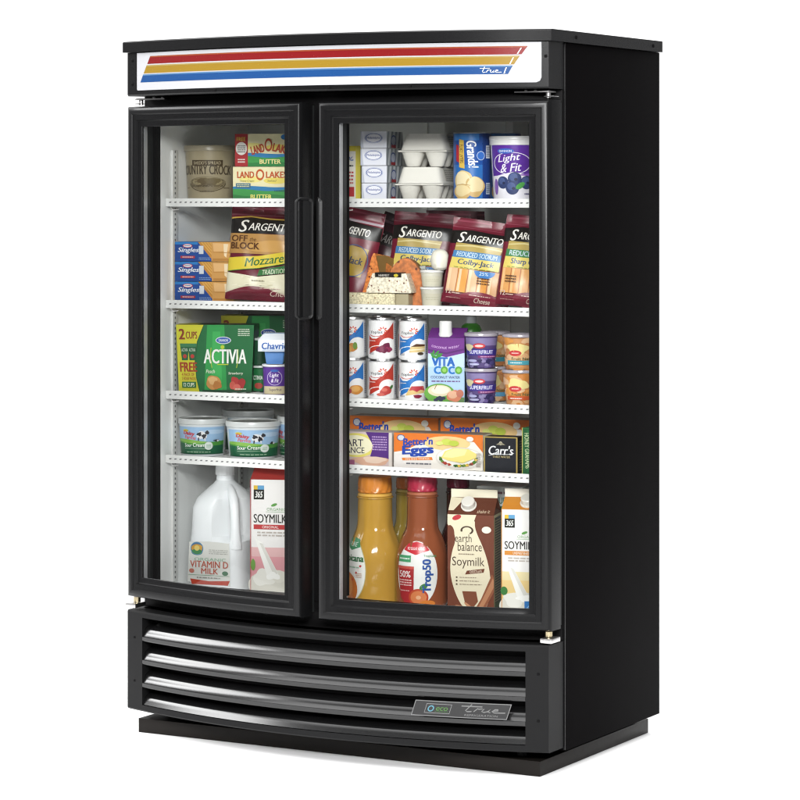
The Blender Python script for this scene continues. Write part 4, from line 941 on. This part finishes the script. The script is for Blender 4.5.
# ---------- right door, third shelf
def yop(kind):
    col, dk = {'red': ('#b5392c', '#98241f'), 'blue': ('#2f74bc', '#235c9e')}[kind[0]]
    def f(A):
        A.rect(0, 0, 1, 1, '#e9e8e8'); A.poly([(.06, .34), (.50, .62), (.72, .82), (.86, .98), (.86, .50), (.5, .48), (.06, .06)], col)
        A.poly([(.06, .06), (.06, .62), (.20, .52), (.38, .52), (.52, .62), (.70, .80), (.86, .98), (.86, .60), (.5, .30)], col)
        A.ell(.44, .12, .42, .22, '#e9e8e8'); A.ell(.66, .32, .24, .22, '#ecebea'); A.poly([(.48, .46), (.5, .5), (.72, .74), (.70, .76)], dk)
        A.text('Yoplait', .14, .64, .52, .74, '#4a4a50', .015); A.ring(.32, .66, .2, .09, .16, '#c23a34', a0=200, a1=330)
        for k in range(6): a = R(-50 + 44*k); A.stroke([(.52+.05*math.cos(a), .75+.045*math.sin(a)), (.52+.12*math.cos(a), .75+.10*math.sin(a))], .03, ['#c8382f', '#d8602f'][k % 2])
        A.lines(.12, .44, .32, .48, 1, '#e8d8d4')
        fr = kind[1]
        if fr == 'rasp':
            for cx, cy in ((.5, .26), (.62, .33), (.68, .22), (.56, .2), (.44, .22)): A.ell(cx, cy, .10, .075, random.choice(['#7a2848', '#8a3050', '#6a2040']), wob=.1)
        elif fr == 'straw': A.ell(.60, .22, .17, .12, '#b8403c', 25, wob=.07); A.ell(.56, .25, .08, .05, '#d06a5c'); A.ell(.76, .32, .07, .04, '#3d6a34', 50); A.ell(.46, .12, .1, .04, '#c6584a')
        elif fr == 'cake': A.poly([(.40, .16), (.44, .33), (.86, .36), (.84, .18)], '#d6bc84'); A.poly([(.44, .32), (.58, .40), (.86, .38), (.84, .33)], '#5a3a22'); A.stroke([(.42, .23), (.85, .26)], .02, '#f0e6cc'); A.ell(.70, .13, .09, .04, '#4a3a28')
        elif fr == 'pie': A.poly([(.30, .12), (.42, .35), (.78, .36), (.84, .20)], '#d8b878'); A.poly([(.40, .26), (.46, .38), (.80, .38), (.84, .25), (.7, .28), (.6, .22), (.5, .27)], '#b53a44'); A.ell(.62, .10, .11, .05, '#8a2440', wob=.1)
        elif fr == 'peach': A.ell(.52, .26, .12, .12, '#c8802f', wob=.05); A.ell(.58, .3, .06, .10, '#6a8a3a'); A.ell(.44, .22, .05, .1, '#d8a050')
        else: A.ell(.62, .22, .19, .13, '#cf8a3c', wob=.05); A.ell(.60, .24, .12, .08, '#dfa85c'); A.ell(.38, .18, .12, .08, '#a8444a', wob=.06)
        A.rect(.88, 0, 1, 1, '#c9ccd2'); A.lines(.89, .1, .99, .94, 16, '#4a5068'); A.lines(.14, .08, .28, .14, 2, '#8a8a92')
    return f
FOIL = mat('foil_lid', (.55, .55, .56), .3, .5, metal=1, bump=.6, bscale=150)
h2 = (level(395, 318, .113) - Z(3)) / 2 - .0008
def yog(label, pl, pr, kind, z0, yf=.113): return small_cup('yoghurt_cup', label, 'yoghurt cup', 'two-high rows of printed yoghurt cups', pl, pr, 0, yf, 3, yop(kind), '#e4e3e3', FOIL, z=z0, hh=h2, tp=.985, lidh=.006, arc=2.75, facing=FACE)
zz = Z(3); zu = Z(3) + h2 + .0008
yog('red and white yoghurt cup with a strawberry, lower row', 368, 396, ('red', 'straw'), zz)
yog('red and white yoghurt cup with dark raspberries, upper row', 368, 396, ('red', 'rasp'), zu)
yog('blue and white yoghurt cup with red fruit pie, lower row', 398.5, 427, ('blue', 'pie'), zz)
yog('blue and white yoghurt cup with cream cake slice, upper row', 398.5, 427, ('blue', 'cake'), zu)
yog('blue and white yoghurt cup with halved orange fruit, leftmost of lower row', 338, 366, ('blue', 'orange'), zz)
yog('blue and white yoghurt cup with peach slices, leftmost of upper row', 338, 366, ('blue', 'peach'), zu)
for k, (pl, pr) in enumerate(((366, 392), (396, 422))):
    for j, z0 in enumerate((zz, zu)):
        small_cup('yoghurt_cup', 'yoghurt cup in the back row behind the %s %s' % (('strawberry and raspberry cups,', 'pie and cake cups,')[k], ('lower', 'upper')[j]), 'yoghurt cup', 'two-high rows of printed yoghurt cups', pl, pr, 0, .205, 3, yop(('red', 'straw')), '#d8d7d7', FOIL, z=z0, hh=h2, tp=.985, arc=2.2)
# coconut water carton
def coco(A):
    A.rect(0, 0, 1, 1, '#a8c4e2'); A.rect(0, .55, 1, .78, '#bcd2ea'); A.poly([(0, .76), (.5, .70), (1, .77), (1, 1), (0, 1)], '#6a2c80'); A.poly([(0, .80), (.5, .745), (1, .81), (1, .84), (.5, .775), (0, .83)], '#54206a'); A.text('coconut water', .10, .86, .86, .90, '#c9a4d4', .005, .15, curve=-.8)
    A.text('VITA', .10, .56, .74, .70, '#1f5fae', .05); A.text('C', .16, .44, .36, .56, '#1f6fb8', .05); A.ell(.45, .50, .10, .06, '#5a9a3a'); A.ell(.45, .50, .055, .032, '#8cc05a'); A.text('C', .56, .44, .74, .56, '#1f6fb8', .05); A.ell(.84, .50, .10, .06, '#5a9a3a'); A.ell(.84, .50, .055, .032, '#8cc05a')
    for k in range(6): a = R(15 + 60*k); A.ell(.22+.10*math.cos(a), .735+.03*math.sin(a), .09, .016, '#3d8a3a', math.degrees(a)*.6)
    A.text('COCONUT WATER', .08, .37, .88, .41, '#2b3c5c', .01); A.lines(.10, .31, .88, .345, 1, '#6a4a7a')
    A.rect(0, 0, 1, .08, '#5a7a4a'); A.ell(.32, .14, .42, .15, '#5f9a3c'); A.ell(.32, .18, .32, .09, '#d2c8aa'); A.ell(.34, .19, .24, .06, '#e6dec8'); A.stroke([(.18, .20), (.24, .27)], .02, '#8a6a3a'); A.ell(.72, .10, .20, .09, '#c87a5c', wob=.06); A.ell(.68, .12, .13, .06, '#d8a88a'); A.ell(.88, .14, .1, .06, '#b9705c')
    for cx, cy in ((.28, .06), (.36, .04), (.22, .035), (.43, .065), (.33, .075)): A.ell(cx, cy, .06, .025, '#2c3048')
loc, wd, h = place(428, 464.5, 334, .113, 3, .34, .06); hT = level(446, 324, .12) - Z(3)
t = thing('coconut_water_carton', 'tall pale blue drink carton with purple top and green coconut', 'drink carton', loc, .34)
mb = MB(); a = wd/2; hs = h*.94
mb.box(-a, a, -.03, .03, 0, hs, H('#8fb0d4'), .0015); A = Art(wd, hs); coco(A); mb.art(A, lambda u, v, o_: (u, -.03-o_, v)); A = Art(.06, hs)
A.rect(0, 0, 1, 1, '#7f9cc0'); A.rect(0, .78, 1, 1, '#4a1c5c'); A.rect(.0, 0, 1, .22, '#4a6a7a'); A.lines(.15, .3, .85, .75, 14, '#44587a'); mb.art(A, lambda u, v, o_: (a+o_, u, v)); mb.build('carton', t)
mb = MB(); mb.loft([[(-a, -.03, hs+.0005), (a, -.03, hs+.0005), (a, .03, hs+.0005), (-a, .03, hs+.0005)], [(-a, -.012, h), (a, -.012, h), (a, .03, h+.012), (-a, .03, h+.012)]], H('#6a2c80')); mb.build('sloped_top', t, smooth=20)
mb = MB(); mb.lathe([(.017, h*.955), (.017, h), (.0155, h+.004), (.0155, hT+.004), (.014, hT+.006)], H('#e6e6e4', 'plastic'), 36, (-.004, -.013, 0)); mb.build('cap', t)
# green pouch cap bottle behind
x, y, r = round_at(460, 482, .24); h = level(471, 326, .24) - Z(3)
t = thing('green_drink_bottle', 'drink bottle with green label and pale cap behind the purple fruit cups', 'bottle', (x, y, Z(3)+.0004))
mb = MB(); mb.lathe([(r*.9, 0), (r, .005), (r, h*.93), (r*.8, h), (r*.5, h*1.03)], mat('green_label', '#3f8a2a', .3, .5, gain=.8, vary=.5, bscale=160), 40); mb.build('body', t)
mb = MB(); mb.lathe([(r*.5, h*1.031), (r*.5, h*1.12), (r*.45, h*1.13)], H('#b5b9bb', 'plastic'), 32); mb.build('cap', t)
CLR = mat('clear_lid', '#a9a2ac', .15, .6, gain=.8)
def superfruit(A):
    A.rect(0, .0, 1, 1, '#544478'); A.rect(0, .74, 1, 1, '#8378a4')
    for k in range(26):
        x_, y_ = random.random(), random.uniform(.02, .3); A.ell(x_, y_, .06, .06, random.choice(['#3a2c60', '#6a5a94', '#8a80ac', '#2c2450']), wob=.15)
    A.rect(.02, .40, .98, .62, '#3a2f86'); A.text('SUPERFRUIT', .16, .45, .80, .585, '#dcdcf2', .02); A.rect(.40, .32, .96, .40, '#7a2c6a'); A.lines(.46, .335, .9, .385, 1, '#c8a4c8')
    A.ell(.43, .73, .15, .09, '#c23a44'); A.ell(.43, .73, .10, .04, '#e2c8c4'); A.ell(.16, .68, .12, .12, '#c8c09a', wob=.1); A.ell(.24, .22, .13, .05, '#a8a8d0'); A.ell(.28, .10, .15, .04, '#b8b8dc'); A.ell(.70, .2, .10, .09, '#2f2a58'); A.ell(.8, .14, .09, .08, '#4a4478')
def natural(c1, c2):
    def f(A):
        A.rect(0, 0, 1, 1, '#c98f5c')
        for k in range(22): A.ell(random.random(), random.random(), .15, .13, random.choice(['#d8a878', '#c9803c', '#d6924a', '#dcb48c', '#b9784a']), wob=.15)
        A.ell(.40, .66, .24, .2, '#e4d490', wob=.13); A.ell(.34, .52, .15, .10, '#c23a3c'); A.lines(.26, .49, .42, .55, 1, '#ecd8d0'); A.text('Fruit Naturals', .25, .285, .92, .38, '#3d5a3c', .02); A.rect(.12, .12 if c2 else .14, .98, .27, c1); A.lines(.2, .165, .5, .22, 1, '#e8ecec')
    return f
hc = (level(481, 333.5, .113) - Z(3)) / 2 - .0008
def fcup(label, pl, pr, art, base, z0, YF): return small_cup('fruit_cup', label, 'fruit cup', 'clear cups of fruit', pl, pr, 0, YF, 3, art, base, CLR, z=z0, hh=hc, tp=.78, lidh=.008, arc=2.6)
zu = Z(3) + hc + .0008
fcup('clear purple fruit cup under an identical one beside the coconut carton', 464.5, 498, superfruit, '#544478', Z(3), .113)
fcup('clear purple fruit cup stacked on an identical one beside the coconut carton', 464, 498.5, superfruit, '#544478', zu, .113)
fcup('orange fruit cup with orange band, lower one by the door edge', 502, 540, natural('#c8562c', 0), '#c08a58', Z(3), .113)
fcup('orange fruit cup with teal band, upper one by the door edge', 502, 540, natural('#4a9aa8', 1), '#c08a58', zu, .113)
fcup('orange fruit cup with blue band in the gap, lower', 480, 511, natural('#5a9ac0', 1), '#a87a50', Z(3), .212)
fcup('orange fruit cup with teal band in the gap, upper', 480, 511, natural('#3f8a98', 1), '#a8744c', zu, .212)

# ---------- right door, fourth shelf
def eggs(A):
    A.rect(0, 0, 1, 1, '#e4ded6'); A.poly([(0, .45), (.0, 1), (1, 1), (1, .5), (.9, .8), (.6, .86), (.3, .72), (.12, .5)], '#d8742c'); A.poly([(0, 0), (.42, 0), (.42, .3), (.2, .45), (.0, .4)], '#dcd6d2'); A.ell(.60, .74, .26, .2, '#e9c48a')
    A.ell(.08, .86, .045, .09, '#c9ccd4'); A.ring(.08, .86, .045, .09, .2, '#4a5a8a'); A.text("Better'n", .10, .66, .44, .88, '#2344a0', .035, .12, rot=4); A.text('Eggs', .09, .34, .45, .66, '#2344a0', .05, .05, rot=4)
    A.poly([(.10, .22), (.44, .26), (.43, .34), (.09, .29)], '#d67c34'); A.lines(.14, .10, .42, .18, 1, '#6a6a70'); A.text('99% EGG WHITES', .13, .25, .40, .30, '#f0e0d0', .0, 0, rot=3)
    A.ell(.74, .33, .27, .31, '#d2cdc6'); A.ell(.74, .35, .25, .27, '#ebe8e2')
    for k in range(42):
        a = R(random.uniform(175, 365)); A.ell(.73+.20*math.cos(a), .32+.20*math.sin(a), .018, .035, random.choice(['#4a7a34', '#5f8a3c', '#a83a30', '#d6b44a', '#35602a', '#7a4a3a']), wob=.2)
    A.poly([(.54, .34), (.58, .52), (.68, .62), (.84, .60), (.94, .46), (.93, .36), (.78, .20), (.62, .26)], '#e2d07c'); A.poly([(.56, .36), (.60, .51), (.69, .60), (.83, .58), (.80, .42), (.66, .34)], '#ecdf9c'); A.ell(.60, .78, .06, .09, '#c2cc5a'); A.ell(.68, .75, .06, .08, '#b2c04a'); A.ell(.52, .74, .04, .06, '#d2d67a'); A.ell(.86, .88, .04, .07, '#e8e4da'); A.lines(.93, .10, .98, .5, 8, '#a89a90')
eb = lambda A: A.rect(.05, .05, .95, .95, '#d2c6ba')
et = lambda A: (A.rect(0, 0, 1, 1, '#b9a898'), A.rect(.02, .3, .98, .9, '#8a7a70'))
GE = 'orange egg product boxes'
box_item('egg_product_box', 'orange and white egg product box standing at the shelf front', 'egg box', GE, 394, 483, 434, .113, 4, .16, .075, '#d8d0c4', eggs, eb, et)
box_item('egg_product_box', 'orange egg product box at the back, behind the purple-panelled box', 'egg box', GE, 350, 438, 417, .225, 4, .12, .07, '#d8742c', eggs, eb, et)
box_item('egg_product_box', 'orange egg product box at the back, behind the black cracker box', 'egg box', GE, 440.5, 530, 419, .225, 4, .12, .07, '#d8742c', eggs, eb, et)
def smart(A):
    A.rect(0, 0, 1, 1, '#c9b6b4'); A.ell(.42, .60, .34, .36, '#d8cb6a'); A.ell(.40, .60, .29, .30, '#e6e0c0'); A.text('SMART', .08, .56, .54, .78, '#3c3848', .01); A.text('BALANCE', .06, .36, .56, .54, '#3c3848', .01); A.poly([(.62, .06), (.95, .16), (.95, 1), (.58, 1), (.70, .6)], '#54307a'); A.lines(.68, .45, .92, .9, 6, '#b094c4')
    A.ell(.66, .14, .3, .14, '#d2a890', wob=.08); A.ell(.72, .18, .18, .1, '#e2c8b4', wob=.1); A.rect(0, 0, .4, .16, '#9a5a7a'); A.rect(.95, 0, 1, 1, '#d8cfc8')
box_item('spread_box', 'white and purple spread box with yellow disc, left of the egg box', 'spread box', None, 330, 392, 432, .115, 4, .14, .075, '#cfc4be', smart, lambda A: A.rect(.05, .05, .95, .95, '#d8d2cc'))
def carrs(A):
    A.rect(0, 0, 1, 1, '#16181f'); A.rect(0, 0, .03, 1, '#a08a4a'); A.rect(.96, 0, 1, 1, '#a08a4a'); A.rect(0, .97, 1, 1, '#a08a4a'); A.rect(0, 0, 1, .02, '#a08a4a'); A.text("Carr's", .14, .50, .88, .76, '#d6d6d8', .02, .2); A.text('TABLE WATER', .26, .42, .78, .48, '#b0a070', .01); A.stroke([(.14, .48), (.4, .53), (.7, .52), (.9, .56)], .012, '#d6d6d8'); A.ell(.5, .82, .05, .05, '#c9c4b0'); A.poly([(.36, .78), (.64, .78), (.5, .86)], '#8a8470')
box_item('cracker_box', 'black cracker box with gold edges right of the orange egg box', 'cracker box', None, 484, 517.5, 437, .113, 4, .16, .05, '#16181f', carrs, lambda A: (A.rect(0, 0, 1, 1, '#1a1c22'), A.lines(.3, .05, .7, .9, 12, '#8a8a80')))
def greenbox(A):
    A.rect(0, 0, 1, 1, '#2a6a3c'); A.rect(.05, .02, .95, .98, '#1f5830'); A.rect(.38, .05, .62, .95, '#2a6a3c'); A.text('HONEY GRAHAMS', -.9, .46, 1.7, .56, '#c9d6a8', .01, 0, rot=-88); A.rect(0, .0, .06, 1, '#b9b060')
box_item('tea_box', 'narrow dark green box with pale upright lettering by the right door edge', 'box', None, 522, 535, 428, .118, 4, .16, .06, '#1f5830', greenbox)

# ---------- right door, bottom: juice bottles and cartons
def bottle(label, pl, pr, ncl, ncr, pcap_t, pcap_b, YF, juice, capc, art=None, face=.45, gl=1):
    x, y, r = round_at(pl, pr, YF); rc = (ncr-ncl)/2/ppm(x, y); zc0 = level((ncl+ncr)/2, pcap_b, y) - FLOOR; zc1 = level((ncl+ncr)/2, pcap_t, y) - FLOOR
    t = thing('juice_bottle', label, 'juice bottle', (x, y, FLOOR+.0004), 0, 'juice bottles on the cabinet floor')
    rn = rc*1.02
    P = [(r*.86, 0), (r*.96, .004), (r, .014), (r, zc0*.38), (r*.99, zc0*.43), (r*.95, zc0*.49), (r*.87, zc0*.55), (r*.77, zc0*.61), (rn*1.10, zc0*.67), (rn*1.05, zc0*.74), (rn*1.03, zc0*.83), (rn*1.02, zc0*.93), (rn*1.01, zc0-.006), (rn*.95, zc0-.0005)]
    Q = []
    for i in range(len(P)-1):
        for k in range(4):
            tt = k/4; Q.append((P[i][0]+(P[i+1][0]-P[i][0])*tt, P[i][1]+(P[i+1][1]-P[i][1])*tt))
    Q.append(P[-1])
    for _ in range(3): Q = [Q[0]] + [((Q[i-1][0]+2*Q[i][0]+Q[i+1][0])/4, (Q[i-1][1]+2*Q[i][1]+Q[i+1][1])/4) for i in range(1, len(Q)-1)] + [Q[-1]]
    mb = MB(); mb.keepn = False
    jm = mat('juice' + juice, juice, .10, .6, gain=.85, rvar=.0)
    vs0 = len(mb.v)
    if art: round_body(mb, Q, jm, art, zc0*.02, zc0*.60, 1.9, face, du=.006, dv=.012)
    else: mb.lathe(Q, jm, 56)
    n_ = 56*len(Q)
    for i in range(vs0, vs0+n_):
        x_, y_, z_ = mb.v[i]; f = max(0, 1 - abs(z_/zc0 - .64)/.16); a_ = math.atan2(x_, -y_)
        k = 1 + .022*(f**.7)*math.cos(10*a_); mb.v[i] = (x_*k, y_*k, z_)
    mb.lathe([(rn*1.0, zc0*.945), (rn*1.09, zc0*.952), (rn*1.10, zc0*.962), (rn*1.0, zc0*.970)], jm, 56)
    fm = mat('foam' + juice, [min(.8, c*1.25+.02) for c in lin(juice)], .3, .4)
    mb.lathe([(rn*1.025, zc0*.972), (rn*1.03, zc0*.978), (rn*1.02, zc0*.992)], fm, 56)
    mb.build('bottle', t, smooth=50)
    mb = MB(); rp = lambda a, z_: .035*math.sin(14*a + z_*260) if zc0+.003 < z_ < zc1-.003 else 0
    mb.lathe([(rc*.98, zc0), (rc*1.02, zc0+.0015), (rc*1.02, zc0+.006), (rc, zc0+.007), (rc*1.02, zc0+(zc1-zc0)*.5), (rc*1.0, zc1-.003), (rc*.93, zc1)], H(capc, 'plastic'), 84, ripple=rp); mb.build('cap', t)
def trop(A):
    A.ell(.36, .49, .385, .50, '#b9b48a', n=44); A.ell(.36, .49, .37, .485, '#e9e8e2', n=44); A.poly([(.13, .86), (.18, .98), (.36, 1.0), (.54, .98), (.60, .86), (.36, .80)], '#3a8a5a'); A.text('PURE', .24, .86, .50, .93, '#e0ece2', .01)
    A.text('Tropicana', .0, .60, .70, .74, '#2f6a40', .03); A.lines(.1, .52, .6, .56, 1, '#9ab8a0')
    A.ell(.24, .20, .32, .26, '#c8702c', n=32); A.ell(.2, .24, .24, .18, '#d8883c'); A.ell(.16, .28, .12, .09, '#e0a25a')
    for k in range(5): A.poly([(.40+.05*k, .34+.055*k), (.435+.05*k, .325+.055*k), (.46+.05*k, .355+.055*k), (.425+.05*k, .37+.055*k)], '#c23a3c' if k % 2 == 0 else '#ecd9d6')
    A.lines(.52, .38, .66, .46, 3, '#c8a08a')
def trop50(A):
    A.ell(.5, .49, .475, .495, '#8a4a30', n=44); A.ell(.5, .49, .455, .48, '#e8e8e4', n=44); A.poly([(.2, .84), (.3, .93), (.5, .965), (.7, .93), (.8, .84), (.5, .77)], '#c22c38'); A.text('NO SUGAR ADDED', .30, .84, .70, .885, '#f0dcdc', .01)
    A.rect(.08, .66, .40, .76, '#4a9a6a'); A.lines(.11, .69, .37, .73, 1, '#dcebe0'); A.poly([(.06, .60), (.47, .60), (.46, .06), (.30, .02), (.14, .14)], '#a82c30'); A.poly([(.06, .60), (.47, .60), (.47, .56), (.06, .56)], '#c8564c'); A.text('50%', .12, .43, .40, .53, '#f0e4e0', .02); A.lines(.12, .30, .42, .41, 3, '#e2b8b4'); A.lines(.14, .22, .38, .25, 1, '#d6a09c')
    A.ell(.56, .14, .20, .13, '#b8482c', n=28); A.ell(.56, .14, .16, .10, '#d07a4a'); A.ell(.56, .14, .05, .03, '#e0a880'); A.ell(.66, .30, .09, .04, '#3f7a44', 35); A.ell(.74, .05, .16, .05, '#cf7a34')
    A.text('Trop50', .40, .38, 1.10, .54, '#27509a', .03, 0, rot=90); A.text('Tropicana', .66, .73, .93, .78, '#3f8a5a', .01)
bottle('pale orange juice bottle with orange cap and half-hidden oval label, by the door frame', 347.5, 402.5, 356, 389, 475.5, 492, .118, '#b48a38', '#cf8030', trop, -.28)
bottle('reddish brown juice bottle with dark pink cap and white oval label', 396, 448.5, 411, 440, 475.5, 491, .114, '#8a4c30', '#a82c44', trop50, .24)
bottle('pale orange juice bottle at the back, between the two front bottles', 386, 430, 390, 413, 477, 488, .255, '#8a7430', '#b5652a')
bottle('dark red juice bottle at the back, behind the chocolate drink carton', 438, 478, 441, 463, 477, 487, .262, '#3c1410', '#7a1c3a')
def earth(A):
    A.rect(0, 0, 1, 1, '#6a3826'); A.poly([(0, 1), (0, .9), (.10, .84), (.5, .84), (.62, 1)], '#ddd3b8'); A.blob([(.02, .93), (.20, .76), (.08, .60), (.05, .40), (.16, .20), (.34, .04), (.58, .005), (.80, .02), (.94, .18), (.92, .42), (.80, .64), (.58, .86), (.60, .97)], '#ddd3b8')
    A.blob([(0, .9), (.12, .88), (.16, .8), (.12, .70), (0, .66)], '#6a3826'); A.ell(.20, .97, .10, .025, '#b8343c', 20)
    A.ring(.42, .84, .14, .045, .3, '#4a382c', a0=-60, a1=200); A.text('earth', .16, .72, .52, .80, '#4a382c', .0); A.text('balance', .22, .63, .74, .72, '#4a382c', .0); A.lines(.24, .585, .58, .61, 1, '#8a7a68'); A.text('Soymilk', .10, .45, .80, .57, '#4a382c', .005); A.poly([(.38, .39), (.78, .415), (.80, .455), (.42, .43)], '#6a3a26'); A.text('CHOCOLATE', .48, .41, .74, .435, '#e6d6c0', .005, rot=4)
    for k in range(3): A.ell(.20, .36-.035*k, .02, .008, '#4a382c'); A.lines(.26, .353-.035*k, .62+.06*k, .367-.035*k, 1, '#8a7a6a')
    A.ell(.84, .85, .10, .035, '#e6ded0'); A.poly([(.96, .40), (1, .36), (1, .22), (.76, .0), (.54, .0), (.72, .14)], '#8a5238'); A.poly([(.98, .36), (1, .33), (1, .27), (.72, .02), (.66, .05)], '#b07a58'); A.poly([(.32, .22), (.62, .22), (.66, .12), (.52, .03), (.38, .10)], '#7a4630'); A.ell(.36, .04, .2, .02, '#a87050', -20); A.ell(.48, .06, .15, .015, '#b98462', -40); A.rect(0, 0, .5, .015, '#7a4630')
gable('soymilk_carton', 'brown and cream chocolate soymilk carton with white cap beside the juice bottles', 'milk carton', 'soymilk cartons', 447.5, 494, 515, 490, .114, .26, .085, '#6a3826', '#5f3322', earth,
      lambda A: (A.rect(0, 0, 1, 1, '#c6bd96'), A.rect(.1, .02, .9, .97, '#3b3428'), A.lines(.15, .05, .85, .95, 34, '#a89c78'), A.rect(.1, .02, .9, .1, '#4a5a34')), (-.08, '#e4e0d8'), lambda A: (A.poly([(0, 0), (.05, .0), (.30, .95), (0, 1)], '#ddd3b8'), A.text('shake it', .62, .1, .9, .3, '#cdb9a2', .005, .2)), fin='#ddd6c0')
def soyo(A):
    soy365(A, 1, '#d08a3c', ('#e4d6a8', '#e6c98a')); A.ell(.06, .24, .08, .04, '#3f7a3c'); A.rect(.52, 0, 1, .15, '#2f74b8'); A.ring(.76, .04, .22, .09, .06, '#a8cbe6', a0=0, a1=180); A.text('VANILLA', .60, .05, .92, .08, '#dcebf6', .01)
gable('soymilk_carton', 'cream and orange soymilk carton with white cap by the right door edge', 'milk carton', 'soymilk cartons', 501.5, 546, 510, 489.5, .116, .26, .085, '#e2dcc8', '#cf862f', soyo,
      None, (.06, '#e6e2d8'), lambda A: A.rect(0, 0, 1, .9, '#d28a30'), fin='#e6e2d6')
def past(A):
    A.rect(0, 0, 1, 1, '#d2d6d4'); A.lines(.1, .93, .9, .97, 1, '#7a5a62'); A.text('PASTEURIZED', .12, .86, .92, .915, '#2f6a4c', .01); A.rect(.5, .78, 1, .84, '#2f6a4c'); A.text('EGG WHITES', .54, .79, .95, .83, '#d8e6dc', .01)
box_item('juice_carton', 'pale carton with green lettering, only its top showing behind the soymilk cartons', 'carton', None, 477, 523, 487, .225, 0, .22, .07, '#c9cecb', past)
